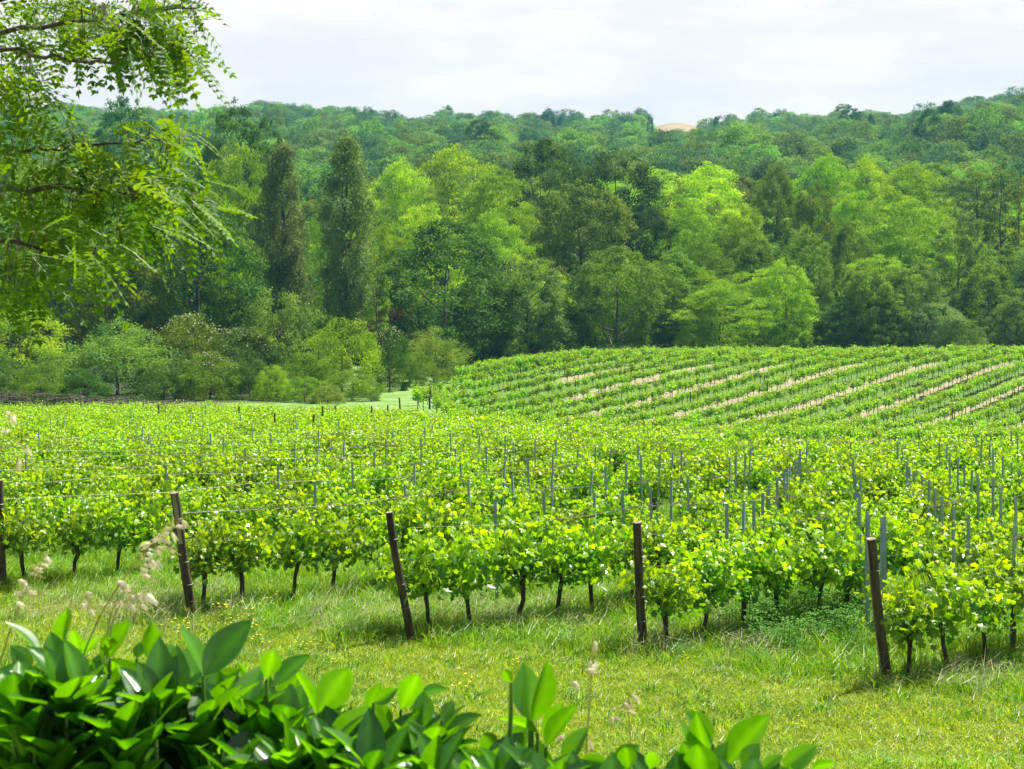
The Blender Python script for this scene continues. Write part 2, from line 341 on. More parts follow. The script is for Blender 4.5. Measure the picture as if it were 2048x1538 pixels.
# ------------------------------------------------------------------ trees
QV = [(-.5, 0, 0), (0, -.42, .06), (.5, 0, 0), (0, .42, .06)]; QF = [(0, 1, 2, 3)]
QV2 = [(0, 0, 0), (-.42, .45, .10), (0, 1.0, -.06), (.42, .45, .10)]; QF2 = [(0, 1, 2), (0, 2, 3)]
def crown_cloud(seed, H, prof, ncl, rc, nleaf, size, zsq=.75, hollow=.62, up=.55, lobes=.25, extra=None, fac=.9):
    """prof: list of (t, radius); t runs from 0 at the ground to 1 at the top"""
    r = np.random.default_rng(seed); T = [a for a, b in prof]; B = [b for a, b in prof]
    acc = Acc(); ph = r.uniform(0, 6.28, 6); cl = []
    while len(cl) < ncl:
        t = r.uniform(T[0], T[-1]); rr = np.interp(t, T, B)
        if r.uniform() > (rr / max(B)) ** 1.0 + .08: continue
        a = r.uniform(0, 2 * math.pi)
        lob = 1 + lobes * (math.sin(2 * a + ph[0] + 4 * t) * .6 + math.sin(3 * a + ph[1] - 7 * t) * .4 + math.sin(9 * t + ph[2]) * .35)
        q = (hollow + (1 - hollow) * r.uniform()) ** .7
        cl.append((rr * q * lob * math.cos(a), rr * q * lob * math.sin(a), t * H, rc * r.uniform(.6, 1.35) * (1.0 if rr > .3 * max(B) else .7)))
    for cx, cy_, cz, cr_ in cl:
        n = int(nleaf * (cr_ / rc) ** 2); d = rand_unit(n, r); d[:, 2] = d[:, 2] + up; d = unit(d)
        rad_ = cr_ * (r.uniform(.35, 1.08, n)) * (1 + .18 * np.sin(d[:, 0] * 7 + cx) * np.cos(d[:, 1] * 6))
        C = np.array([cx, cy_, cz]) + d * rad_[:, None] * np.array([1, 1, zsq])
        nrm = unit(d * fac + rand_unit(n, r) * .75 + np.array([0, 0, .25]))
        ax = rand_unit(n, r); S = size * r.uniform(.6, 1.4, n)
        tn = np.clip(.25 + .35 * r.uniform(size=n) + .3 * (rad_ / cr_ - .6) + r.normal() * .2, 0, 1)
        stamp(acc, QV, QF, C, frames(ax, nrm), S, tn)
    if extra: extra(acc, r)
    return acc, cl
def limb_trunk(seed, H, cl, r0, top=.8, nl=9, lean=.03, seg=6, sp=.5):
    r = np.random.default_rng(seed + 99); acc = Acc()
    k = 7; zs = np.linspace(-.4, top * H, k); off = np.cumsum(r.normal(0, lean, (k, 2)), 0) * H * .25; off[0] = 0; off[1] *= .3
    pts = np.column_stack([off, zs]); tube(acc, pts, np.linspace(r0, r0 * .22, k) * np.where(np.arange(k) == 0, 1.4, 1), seg)
    idx = r.permutation(len(cl))[:nl]
    for i in idx:
        x, y, z, _ = cl[i]; zs0 = max(.12 * H, z - math.hypot(x, y) * sp - .08 * H); zs0 = min(zs0, top * H * .95)
        s = np.array([np.interp(zs0, zs, pts[:, 0]), np.interp(zs0, zs, pts[:, 1]), zs0]); e = np.array([x, y, z])
        midp = (s + e) / 2 + np.array([0, 0, -.03 * H]) + r.normal(0, .02 * H, 3)
        rr = r0 * .42 * (1 - zs0 / H * .6)
        tube(acc, [s, (s + midp) / 2 + r.normal(0, .01 * H, 3), midp, e], [rr, rr * .8, rr * .6, rr * .25], 5)
    return acc
PROTO = {}   # kind -> list of (trunk mesh, crown mesh, height, width)
def proto(kind, seed, H, prof, ncl, rc, nleaf, size, r0=.3, mat=None, trunkmat='bark', nl=9, top=.62, **k):
    acc, cl = crown_cloud(seed, H, prof, ncl, rc, nleaf, size, **k)
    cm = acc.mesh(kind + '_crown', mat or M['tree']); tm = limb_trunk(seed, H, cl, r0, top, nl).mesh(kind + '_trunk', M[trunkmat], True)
    PROTO.setdefault(kind, []).append((tm, cm, H, 2 * max(b for a, b in prof) + rc))
OAK = [(.14, 3.6), (.25, 5.2), (.45, 6.2), (.65, 5.8), (.82, 4.2), (.94, 2.2), (1.0, .5)]
TALL = [(.06, 3.2), (.2, 4.5), (.48, 5.0), (.70, 4.5), (.86, 3.2), (.95, 1.8), (1.0, .5)]
for s in range(3): proto('oak', 10 + s, 16, OAK, 270, 1.0, 120, .22, r0=.38, lobes=.3)
for s in range(3): proto('tall', 20 + s, 17, TALL, 260, .82, 110, .21, r0=.32, lobes=.3, nl=12)
for s in range(3): proto('acacia', 30 + s, 15, OAK, 260, 1.15, 130, .19, r0=.26, zsq=.42, lobes=.4, up=.55, hollow=.4, fac=.3)
for s in range(2): proto('willow', 40 + s, 14, TALL, 220, .85, 130, .18, r0=.26, zsq=1.05, lobes=.25, fac=.3)
POP = [(.12, 1.5), (.25, 2.7), (.45, 3.1), (.65, 2.7), (.82, 2.1), (.93, 1.45), (1.0, .45)]
for s in range(2): proto('poplar', 50 + s, 22, POP, 280, .8, 140, .19, r0=.42, zsq=1.5, lobes=.5, nl=34, top=.96, hollow=.3)
BUSH = [(-.04, 3.0), (.2, 3.5), (.45, 3.5), (.7, 2.8), (.88, 1.6), (1.0, .4)]
for s in range(3): proto('bush', 60 + s, 6, BUSH, 170, .62, 110, .12, r0=.14, lobes=.3, top=.6, up=.2)
def whips(acc, r):
    for _ in range(260):
        a = r.uniform(0, 6.28); el = r.uniform(.25, 1.35); d0 = np.array([math.cos(a) * math.cos(el), math.sin(a) * math.cos(el), math.sin(el)])
        s = np.array([d0[0] * 2.0, d0[1] * 2.0, 1.6 + 2.2 * d0[2]]); n = 14
        tt = np.linspace(0, 1, n)[:, None]; ln = r.uniform(.9, 1.7)
        C = s + d0 * tt * ln + np.array([0, 0, -.25]) * tt ** 2 * ln + r.normal(0, .03, (n, 3))
        stamp(acc, QV2, QF2, C, frames(unit(d0 + r.normal(0, .5, (n, 3))), rand_unit(n, r)), .17, .75)
for s in range(1): proto('feather', 70 + s, 6, BUSH, 150, .65, 110, .11, r0=.12, zsq=1.1, top=.6, extra=whips)
for s in range(2): proto('sparse', 80 + s, 17, [(.35, 1.6), (.55, 2.6), (.75, 2.8), (.9, 1.8), (1, .4)], 60, .7, 50, .26, r0=.2, nl=30, top=.95, trunkmat='bark')

KCOL = {'dark': (.058, .140, .026), 'mid': (.125, .250, .024), 'bright': (.215, .400, .020), 'lime': (.295, .480, .024), 'olive': (.120, .200, .022),
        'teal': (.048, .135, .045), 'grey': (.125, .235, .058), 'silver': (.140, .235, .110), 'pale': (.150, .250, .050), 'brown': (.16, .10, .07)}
trees = []
def place_tree(kind, colr, px, ytop, d, wpx, name='tree', label='', cat='tree', group=None, kx=1.0):
    ms = PROTO[kind]; tm, cm, H, W = ms[R.randrange(len(ms))]
    X = (px - CX) / F * d; gzv = gz(X, d); ztop = EZ - (ytop - HZ) / F * d
    sz = max(.2, (ztop - gzv) / (H * 1.03)); sx = wpx / F * d / W
    if sz * H < 2: print('short tree', px, ytop, d)
    e = bpy.data.objects.new(name, None); col.objects.link(e); e.location = (X, d, gzv); e.rotation_euler = (0, 0, R.uniform(0, 6.28)); e.scale = (sx, sx, sz)
    tag(e, label, cat, group); e.empty_display_size = .1
    t = ob('trunk', tm, e); c = ob('crown', cm, e)
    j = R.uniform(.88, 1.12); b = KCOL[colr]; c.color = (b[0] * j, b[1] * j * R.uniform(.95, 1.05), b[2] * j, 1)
    trees.append((X, d, sx * W / 2)); return e

HAND = [  # kind, colour, px, ytop, depth, width px, name, label, category
 ('feather', 'grey', 235, 645, 118, 270, 'willow_bush', 'feathery grey-green bush low at the left, just above the near vines', 'bush'),
 ('bush', 'olive', 372, 622, 124, 190, 'elder_bush', 'dark bush topped with cream blossom right of the feathery grey bush', 'bush'),
 ('bush', 'grey', 560, 575, 130, 210, 'field_bush', 'pale grey-green rounded bush below the left poplar', 'bush'),
 ('bush', 'bright', 685, 632, 121, 170, 'acacia_bush', 'bright green leafy bush below the right poplar', 'bush'),
 ('bush', 'bright', 545, 728, 113, 85, 'young_acacia', 'small bright green bush standing right behind the near vines', 'bush'),
 ('bush', 'mid', 705, 738, 112, 120, 'low_bush', 'low dark green bush at the left mouth of the grass lane', 'bush'),
 ('bush', 'dark', 780, 648, 127, 105, 'bramble_bush', 'dark bush with a cream flowering cap beside the grass lane', 'bush'),
 ('bush', 'olive', 818, 700, 134, 130, 'hedge_bush', 'yellowish green bush at the lane edge, second from its far end', 'bush'),
 ('feather', 'pale', 868, 656, 152, 150, 'spreading_bush', 'pale green bush with long spreading shoots at far end of lane', 'bush'),
 ('bush', 'dark', 470, 650, 126, 200, 'thicket_bush', 'dark green bush between cream-topped bush and pale rounded bush', 'bush'),
 ('bush', 'bright', 40, 610, 126, 240, 'thicket_bush', 'bright green bush at the left edge under the hanging acacia branch', 'bush'),
 ('bush', 'dark', 130, 700, 120, 200, 'thicket_bush', 'dark low bush left of the feathery grey bush', 'bush'),
 ('bush', 'mid', 620, 700, 118, 130, 'thicket_bush', 'mid green bush between small bright bush and the lane mouth', 'bush'),
 ('bush', 'dark', -20, 700, 112, 170, 'thicket_bush', 'dark shaded bush cut by the left edge above the brown row', 'bush'),
  ('bush', 'mid', 80, 722, 110, 130, 'thicket_bush', 'low green bush above the brown row, second from the left edge', 'bush'),
  ('bush', 'dark', 165, 735, 111, 110, 'thicket_bush', 'low dark bush under the left side of the feathery grey bush', 'bush'),
  ('bush', 'dark', 330, 725, 113, 120, 'thicket_bush', 'low dark bush right of the feathery grey bush foot', 'bush'),
  ('bush', 'mid', 420, 700, 114, 130, 'thicket_bush', 'low green bush under the cream-topped bush', 'bush'),
  ('bush', 'dark', 500, 715, 116, 120, 'thicket_bush', 'low dark bush left of the small bright bush', 'bush'),
  ('bush', 'mid', 610, 752, 110, 90, 'thicket_bush', 'small low bush between the small bright bush and lane mouth', 'bush'),
  ('bush', 'pale', 655, 768, 108, 80, 'thicket_bush', 'pale weedy low bush at the left corner of the lane mouth', 'bush'),
 ('oak', 'dark', 390, 395, 152, 270, 'oak_tree', 'dark broad tree behind the cream-topped bush, left of the poplars', 'tree'),
 ('oak', 'olive', 250, 430, 150, 220, 'oak_tree', 'olive green tree behind the feathery bush, below hanging branches', 'tree'),
 ('tall', 'mid', 100, 420, 150, 220, 'woodland_tree', 'tall green tree behind the hanging acacia branches at left', 'tree'),
 ('poplar', 'silver', 563, 284, 165, 128, 'poplar_tree', 'left one of the two slender silvery poplars', 'tree'),
 ('poplar', 'silver', 695, 266, 160, 132, 'poplar_tree', 'right and taller one of the two slender silvery poplars', 'tree'),
 ('tall', 'dark', 470, 190, 235, 165, 'oak_tree', 'tall dark tree rising above the skyline left of the poplars', 'tree'),
 ('tall', 'teal', 248, 184, 265, 155, 'oak_tree', 'dark tree on the left skyline under the hanging acacia sprays', 'tree'),
 ('tall', 'dark', 535, 228, 245, 90, 'oak_tree', 'dark tree on the skyline just left of the left poplar top', 'tree'),
 ('acacia', 'bright', 470, 268, 200, 170, 'acacia_tree', 'fresh green tree below the tall dark skyline tree', 'tree'),
 ('acacia', 'mid', 620, 430, 185, 150, 'acacia_tree', 'green tree filling the gap between the two poplars', 'tree'),
 ('acacia', 'bright', 460, 480, 160, 170, 'acacia_tree', 'light green tree just left of the left poplar', 'tree'),
 ('acacia', 'bright', 770, 440, 185, 120, 'acacia_tree', 'light green tree just right of the right poplar', 'tree'),
 ('oak', 'dark', 890, 432, 178, 300, 'oak_tree', 'large dark round oak standing at the end of grass lane', 'tree'),
 ('tall', 'grey', 1055, 500, 184, 190, 'oak_tree', 'grey-green tree right of the large dark round oak', 'tree'),
 ('oak', 'mid', 1235, 490, 190, 215, 'oak_tree', 'mid green round tree behind the vineyard crest, right of grey-green one', 'tree'),
 ('oak', 'dark', 1140, 540, 192, 150, 'oak_tree', 'dark tree in the shade between grey-green and mid green trees', 'tree'),
 ('oak', 'olive', 1165, 356, 222, 240, 'oak_tree', 'yellowish olive oak in the middle of the wood', 'tree'),
 ('oak', 'dark', 1235, 292, 245, 220, 'oak_tree', 'very dark oak above and right of the yellowish olive oak', 'tree'),
 ('oak', 'dark', 1095, 272, 250, 200, 'oak_tree', 'dark oak on top of the wood, above the olive oak', 'tree'),
 ('oak', 'teal', 1290, 400, 228, 130, 'oak_tree', 'bluish dark tree right of the yellowish olive oak', 'tree'),
 ('acacia', 'lime', 905, 283, 238, 230, 'acacia_tree', 'bright yellow-green tree at the top of the middle clump', 'tree'),
 ('acacia', 'lime', 800, 310, 232, 160, 'acacia_tree', 'bright yellow-green tree right of the tall poplar top', 'tree'),
 ('acacia', 'bright', 1000, 325, 230, 180, 'acacia_tree', 'bright green tree left of the dark oaks on top', 'tree'),
 ('acacia', 'lime', 850, 398, 208, 190, 'acacia_tree', 'bright feathery tree directly above the large dark round oak', 'tree'),
 ('acacia', 'bright', 985, 412, 212, 170, 'acacia_tree', 'bright feathery tree above right of the large dark round oak', 'tree'),
 ('acacia', 'lime', 1420, 318, 245, 210, 'acacia_tree', 'broad bright green tree right of the very dark oak', 'tree'),
 ('acacia', 'bright', 1385, 400, 228, 130, 'acacia_tree', 'light green tree under the broad bright green tree', 'tree'),
 ('acacia', 'bright', 1480, 395, 226, 130, 'acacia_tree', 'green tree left of the brownish oak on the slope', 'tree'),
 ('oak', 'olive', 1550, 322, 248, 130, 'oak_tree', 'dark olive oak between two groups of bright green trees', 'tree'),
 ('acacia', 'bright', 1655, 302, 250, 160, 'acacia_tree', 'bright green tree right of the dark olive oak', 'tree'),
 ('acacia', 'lime', 1735, 305, 256, 130, 'acacia_tree', 'bright tree with a yellow crown on the right slope', 'tree'),
 ('acacia', 'bright', 1825, 318, 250, 190, 'acacia_tree', 'broad bright tree high on the right slope', 'tree'),
 ('acacia', 'bright', 1800, 385, 232, 200, 'acacia_tree', 'spreading bright tree below the broad bright tree on right', 'tree'),
 ('oak', 'olive', 1630, 360, 236, 120, 'oak_tree', 'brownish green oak in the middle of the right slope', 'tree'),
 ('tall', 'mid', 1612, 445, 212, 130, 'woodland_tree', 'pointed green tree above the fork of the right wood', 'tree'),
 ('tall', 'bright', 1572, 512, 196, 110, 'woodland_tree', 'small pointed light green tree in front of the pointed one', 'tree'),
 ('acacia', 'mid', 1400, 465, 208, 150, 'woodland_tree', 'rounded mid green tree behind the low bright tree', 'tree'),
 ('acacia', 'bright', 1440, 560, 192, 190, 'acacia_tree', 'low bright green tree right behind the vineyard crest', 'tree'),
 ('tall', 'mid', 1340, 540, 196, 110, 'woodland_tree', 'green tree just left of the low bright tree', 'tree'),
 ('tall', 'mid', 1740, 535, 196, 140, 'woodland_tree', 'fine leaved green tree behind the crest of far vineyard', 'tree'),
 ('tall', 'grey', 1835, 520, 200, 130, 'woodland_tree', 'pale grey-green tree right of the fine leaved one', 'tree'),
 ('tall', 'grey', 1920, 415, 214, 120, 'woodland_tree', 'tall pale slim tree on the right slope', 'tree'),
 ('oak', 'dark', 1690, 600, 197, 150, 'woodland_tree', 'low dark tree behind the far crest, shaded', 'tree'),
 ('oak', 'mid', 1700, 440, 222, 130, 'woodland_tree', 'dark green tree between pointed tree and right bright trees', 'tree'),
 ('willow', 'silver', 1860, 600, 196, 160, 'willow_tree', 'silvery leaved tree low behind the far crest', 'tree'),
 ('bush', 'grey', 1925, 635, 192, 110, 'willow_bush', 'small pale bush low behind the far crest near right edge', 'bush'),
 ('oak', 'pale', 2035, 590, 196, 120, 'woodland_tree', 'pale green tree cut by the right edge', 'tree'),
 ('bush', 'bright', 1378, 655, 190, 70, 'acacia_bush', 'light green bush at the foot of the wood, mid crest', 'bush'),
 ('bush', 'bright', 1035, 675, 182, 60, 'acacia_bush', 'small bright green bush at left end of far crest', 'bush'),
 ('bush', 'olive', 1110, 660, 185, 110, 'hedge_bush', 'dull olive bush under the grey-green tree', 'bush'),
 ('tall', 'mid', 1975, 520, 204, 150, 'woodland_tree', 'leafy green tree near the right edge, mid height', 'tree'),
 ('sparse', 'pale', 1950, 325, 240, 90, 'thin_tree', 'thin bare-branched tree on the right slope', 'tree'),
 ('sparse', 'olive', 2005, 320, 238, 90, 'thin_tree', 'thin leafless-looking tree nearest the right edge', 'tree'),
 ('sparse', 'pale', 2040, 345, 236, 80, 'thin_tree', 'thin grey-stemmed tree cut by the right edge', 'tree'),
 ('sparse', 'mid', 755, 520, 158, 70, 'thin_tree', 'slim dark-stemmed tree right of the right poplar', 'tree'),
 ('bush', 'brown', 778, 612, 172, 100, 'dry_bush', 'reddish brown dry bush behind the bushes by the lane', 'bush'),
 ('willow', 'teal', 1000, 600, 186, 130, 'woodland_tree', 'bluish green tree tucked under the large dark oak', 'tree'),
 ('oak', 'dark', 940, 560, 190, 160, 'woodland_tree', 'shaded dark tree right of the large dark oak trunk', 'tree'),
 # skyline individuals
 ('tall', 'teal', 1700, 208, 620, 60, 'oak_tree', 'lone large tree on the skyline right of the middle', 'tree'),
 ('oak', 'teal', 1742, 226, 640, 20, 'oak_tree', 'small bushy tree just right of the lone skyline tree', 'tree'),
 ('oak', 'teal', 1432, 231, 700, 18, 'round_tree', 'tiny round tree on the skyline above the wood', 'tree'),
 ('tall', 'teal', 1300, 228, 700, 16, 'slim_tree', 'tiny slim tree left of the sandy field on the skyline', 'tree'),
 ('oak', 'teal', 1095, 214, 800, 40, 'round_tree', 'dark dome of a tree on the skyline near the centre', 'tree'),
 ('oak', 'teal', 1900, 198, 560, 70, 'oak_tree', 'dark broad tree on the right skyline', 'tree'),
 ('oak', 'dark', 1860, 214, 460, 80, 'oak_tree', 'dark round tree below the right skyline tree', 'tree'),
 ('acacia', 'grey', 545, 204, 600, 60, 'acacia_tree', 'pale feathery tree on the skyline right of the tall dark tree', 'tree'),
 ('oak', 'dark', 960, 236, 520, 90, 'umbrella_pine', 'dark flat-topped trees halfway up the far hill', 'tree'),
]
for k_, c_, px, yt, d, wd, nm, lb, ct in HAND:
    e = place_tree(k_, c_, px, yt, d, wd, nm, lb, ct, 'trees of the wood behind the vineyard' if ct == 'tree' else 'bushes along the lane and wood edge')
    if 'cream' in lb:
        acc = Acc(); r = np.random.default_rng(px); n = 200
        a = r.uniform(0, 6.28, n); el = r.uniform(.35, 1.5, n); rr = r.uniform(.9, 1.08, n)
        rad_ = 3.2; C = np.stack([np.cos(a) * np.cos(el) * rad_ * rr, np.sin(a) * np.cos(el) * rad_ * rr, 2.9 + 2.9 * np.sin(el) * rr], -1)
        stamp(acc, QV, QF, C, frames(rand_unit(n, r), unit(rand_unit(n, r) * .4 + [0, -.3, 1])), .15, .5)
        ob('blossom', acc.mesh('blossom', M['cream']), e)

# filler trees of the wood, individually to 300 m
def ordinal(n):
    a = ['first', 'second', 'third', 'fourth', 'fifth', 'sixth', 'seventh', 'eighth', 'ninth', 'tenth', 'eleventh', 'twelfth', 'thirteenth', 'fourteenth', 'fifteenth', 'sixteenth', 'seventeenth', 'eighteenth', 'nineteenth', 'twentieth']
    if n < 20: return a[n]
    tens = ['twenty', 'thirty', 'forty', 'fifty', 'sixty', 'seventy', 'eighty', 'ninety'][(n + 1) // 10 - 2]; u = (n + 1) % 10
    return tens[:-1] + 'ieth' if u == 0 else tens + '-' + a[u - 1]
def vnoise(x, y): return math.sin(x * .047 + 1.3) * math.cos(y * .039 - .7) + .6 * math.sin(x * .11 - y * .07 + 2)
FILL = []
for ring, d0 in enumerate([200, 211, 223, 236, 250, 265, 281, 298]):
    n = int(.86 * d0 / 10.0); row = []
    for i in range(n):
        d = d0 + R.uniform(-4, 4); px = -150 + (2048 + 300) * (i + .5 + R.uniform(-.3, .3)) / n
        X = (px - CX) / F * d
        if any(abs(X - tx) < 3.0 and abs(d - ty) < 5 for tx, ty, tr in trees): continue
        row.append((px, d))
    FILL.append(row)
for ring, row in enumerate(FILL):
    for i, (px, d) in enumerate(row):
        X = (px - CX) / F * d; v = vnoise(X, d * 1.7) + R.uniform(-.5, .5)
        if px > 1250 or 750 < px < 1080: v += .25
        kind, colr = (('acacia', 'lime') if v > 1.1 else ('acacia', 'bright') if v > .45 else ('oak', 'mid') if v > .05 else ('tall', 'mid') if v > -.35 else ('oak', 'olive') if v > -.6 else ('oak', 'dark') if v > -1 else ('willow', 'teal'))
        H = R.uniform(11.5, 16.5); gzv = gz(X, d); ytop = HZ - (gzv + H - EZ) / d * F
        cname = {'lime': 'bright yellow-green', 'bright': 'bright green', 'mid': 'mid green', 'olive': 'olive green', 'dark': 'dark green', 'teal': 'bluish green'}[colr]
        place_tree(kind, colr, px, ytop, d, R.uniform(12, 16) * F / d, 'woodland_tree',
                   '%s tree, %s from the left in the %s line of the wood' % (cname, ordinal(i), ordinal(ring)), 'tree', 'trees of the wood behind the vineyard')
print('trees', len(trees))

# geometry-node scatter for uncountable stuff
def scatter(name, pts, rots, scl, protos, label=None, cat=None, seed=1, idx=None):
    cl = bpy.data.collections.new(name + '_kinds')
    for i, me in enumerate(protos):
        o = bpy.data.objects.new(name + '_kind_%02d' % i, me); cl.objects.link(o)
    r = np.random.default_rng(seed); n = len(pts)
    me = bpy.data.meshes.new(name); me.vertices.add(n); me.vertices.foreach_set('co', np.asarray(pts, np.float32).ravel())
    a = me.attributes.new('rot', 'FLOAT_VECTOR', 'POINT'); a.data.foreach_set('vector', np.asarray(rots, np.float32).ravel())
    a = me.attributes.new('scl', 'FLOAT_VECTOR', 'POINT'); a.data.foreach_set('vector', np.asarray(scl, np.float32).ravel())
    a = me.attributes.new('idx', 'INT', 'POINT'); a.data.foreach_set('value', (r.integers(0, len(protos), n) if idx is None else np.array(idx)).astype(np.int32))
    ngr = bpy.data.node_groups.new(name, 'GeometryNodeTree')
    ngr.interface.new_socket('Geometry', in_out='INPUT', socket_type='NodeSocketGeometry'); ngr.interface.new_socket('Geometry', in_out='OUTPUT', socket_type='NodeSocketGeometry')
    gi = N(ngr, 'NodeGroupInput'); go = N(ngr, 'NodeGroupOutput'); ci = N(ngr, 'GeometryNodeCollectionInfo')
    ci.inputs['Collection'].default_value = cl; ci.inputs['Separate Children'].default_value = True; ci.inputs['Reset Children'].default_value = True
    ip = N(ngr, 'GeometryNodeInstanceOnPoints'); ip.inputs['Pick Instance'].default_value = True
    l = ngr.links.new
    for nm, dt, sock in (('rot', 'FLOAT_VECTOR', 'Rotation'), ('scl', 'FLOAT_VECTOR', 'Scale'), ('idx', 'INT', 'Instance Index')):
        na_ = N(ngr, 'GeometryNodeInputNamedAttribute', data_type=dt); na_.inputs['Name'].default_value = nm
        l([s for s in na_.outputs if s.enabled and s.name == 'Attribute'][0], ip.inputs[sock])
    l(gi.outputs[0], ip.inputs['Points']); l(ci.outputs[0], ip.inputs['Instance']); l(ip.outputs[0], go.inputs[0])
    o = ob(name, me); md = o.modifiers.new('scatter', 'NODES'); md.node_group = ngr
    tag(o, label, cat, None, 'stuff'); return o

# far wood (reads as one mass)
fp, fr_, fs, fidx = [], [], [], []
d = 312.0
while d < 1010:
    stepd = 8.5 + d * .006; n = int(.84 * d / (9.0 + d * .003))
    for i in range(n):
        dd = d + R.uniform(-stepd / 2, stepd / 2); px = -150 + 2348 * (i + R.uniform(0, 1)) / n; X = (px - CX) / F * dd
        if dd > 770 and 1296 < px < 1500 and (px < 1415 or dd > 860): continue
        H = R.uniform(.65, 1.2) * (.85 if dd > 600 else .95); wd = R.uniform(.8, 1.35); big = R.random() < .06; H *= 1.3 if big else 1; wd *= 1.2 if big else 1
        if dd > 560 and 1285 < px < 1405: H *= .6
        fidx.append(int((vnoise(X * .9, dd * 1.3) + 1.6 + R.uniform(-.5, .5)) * 2.2) % 7 if R.random() > .25 else R.randrange(7)); fp.append((X, dd, gz(X, dd))); fr_.append((0, 0, R.uniform(0, 6.28))); fs.append((wd, wd, H))
    d += stepd
fars = []
FK = [((.065, .145, .045), (.13, .24, .07)), ((.150, .300, .035), (.26, .44, .060)), ((.055, .145, .075), (.11, .22, .105)), ((.120, .220, .045), (.22, .33, .07)), ((.11, .24, .05), (.20, .36, .06))]
for s in range(7):
    m = leaf_mat('far_foliage', *FK[s % 5], trans=.3, rough=.7, rand=.30, spec=.1)
    acc, cl = crown_cloud(200 + s, 14, OAK if s % 3 else TALL, 110, 1.7, 55, .42, lobes=.4, zsq=.45 if s in (1, 4) else .8)
    fars.append(acc.mesh('far_tree', m))
scatter('far_forest', fp, fr_, fs, fars, 'hazy blue-green forest covering the far hillside up to the skyline', 'forest', 3, fidx)
print('far trees', len(fp))

# ------------------------------------------------------------------ vines
out = [(0, -.10), (-.28, -.30), (-.50, -.08), (-.42, .12), (-.56, .42), (-.26, .40), (0, .80), (.26, .40), (.56, .42), (.42, .12), (.50, -.08), (.28, -.30)]
VLV = [(0, .1, .05)] + [(x, y, -.10 * abs(x) - .06 * (y - .1)) for x, y in out]
VLF = [(0, i + 1, (i + 1) % 12 + 1) for i in range(12)]
def vine_proto(seed, nl=300, simple=False, z0=.60, z1=1.34, along=.44, across=.30, ls=.105, trunk=True, hill=False):
    r = np.random.default_rng(seed); A = Acc(); T = Acc()
    # trunk leaning and gnarled, forking into a head
    ln = r.normal(0, .07, 2); k = 6; zz = np.linspace(-.06, z0 + .02, k)
    pts = np.column_stack([np.linspace(0, ln[0], k) + r.normal(0, .012, k), np.linspace(0, ln[1], k) + r.normal(0, .012, k), zz])
    tube(T, pts, np.array([.040, .033, .030, .029, .034, .040]) * r.uniform(.85, 1.2), 6)
    hd = pts[-1]
    for s in (-1, 1):
        e = hd + np.array([s * r.uniform(.2, .36), r.normal(0, .03), r.uniform(.04, .13)])
        tube(T, [hd + [0, 0, -.03], (hd + e) / 2 + [0, 0, .03], e], [.028, .022, .014], 5)
    # shoots
    nsh = 16 if not simple else 10
    Cs, Ns, As, tn = [], [], [], []
    per = nl // nsh
    for s in range(nsh):
        b = hd + np.array([r.uniform(-along, along) * .55, r.normal(0, .05), r.uniform(-.02, .12)])
        tip = np.array([b[0] * 1.5 + r.normal(0, .14), b[1] + r.normal(0, across * .8), z1 + r.normal(0, .07)])
        if r.uniform() < (.3 if not hill else .0): tip = np.array([b[0] + r.normal(0, .15), r.choice([-1, 1]) * r.uniform(.22, .40), z0 + r.uniform(.1, .5)])
        if r.uniform() < .24: tip[2] += r.uniform(.08, .28)
        if not simple: tube(T, [b, (b + tip) / 2 + r.normal(0, .03, 3), tip], [.006, .005, .003], 4, m=1)
        tt = r.uniform(0, 1, per) ** .85
        sp = across * .62 * (1 - .55 * tt) + .03
        C = b + (tip - b) * tt[:, None] + r.normal(0, 1, (per, 3)) * np.column_stack([sp * 1.0, sp, np.full(per, .05)])
        Cs.append(C); n = unit(np.column_stack([r.normal(0, .55, per), r.normal(0, .55, per), r.uniform(.1, 1.0, per)])); Ns.append(n)
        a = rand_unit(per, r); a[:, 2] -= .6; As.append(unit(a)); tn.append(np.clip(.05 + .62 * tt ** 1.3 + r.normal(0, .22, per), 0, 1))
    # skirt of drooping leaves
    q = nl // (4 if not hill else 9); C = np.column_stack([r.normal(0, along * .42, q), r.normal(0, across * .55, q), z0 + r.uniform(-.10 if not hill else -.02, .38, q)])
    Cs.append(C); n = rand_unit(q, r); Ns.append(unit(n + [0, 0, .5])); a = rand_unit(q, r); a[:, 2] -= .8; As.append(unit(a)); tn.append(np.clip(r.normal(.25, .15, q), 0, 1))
    C = np.concatenate(Cs); n = np.concatenate(Ns); a = np.concatenate(As); t_ = np.concatenate(tn)
    S = ls * r.uniform(.55, 1.25, len(C)) * (1.05 - .35 * np.clip((C[:, 2] - z1 + .15) / .3, 0, 1))
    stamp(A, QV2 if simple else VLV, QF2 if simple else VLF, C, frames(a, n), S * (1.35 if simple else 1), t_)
    return T, A
VP = [vine_proto(300 + s, 470, ls=.087, along=.44, z1=1.22) for s in range(10)]
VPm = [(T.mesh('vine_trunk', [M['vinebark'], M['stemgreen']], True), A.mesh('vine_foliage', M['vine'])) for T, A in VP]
U1 = np.array([math.cos(math.radians(40)), math.sin(math.radians(40))])
ends = [(-7.84, 22.0), (-4.6, 19.7), (-1.27, 17.7), (1.6, 16.9), (3.96, 15.0)]
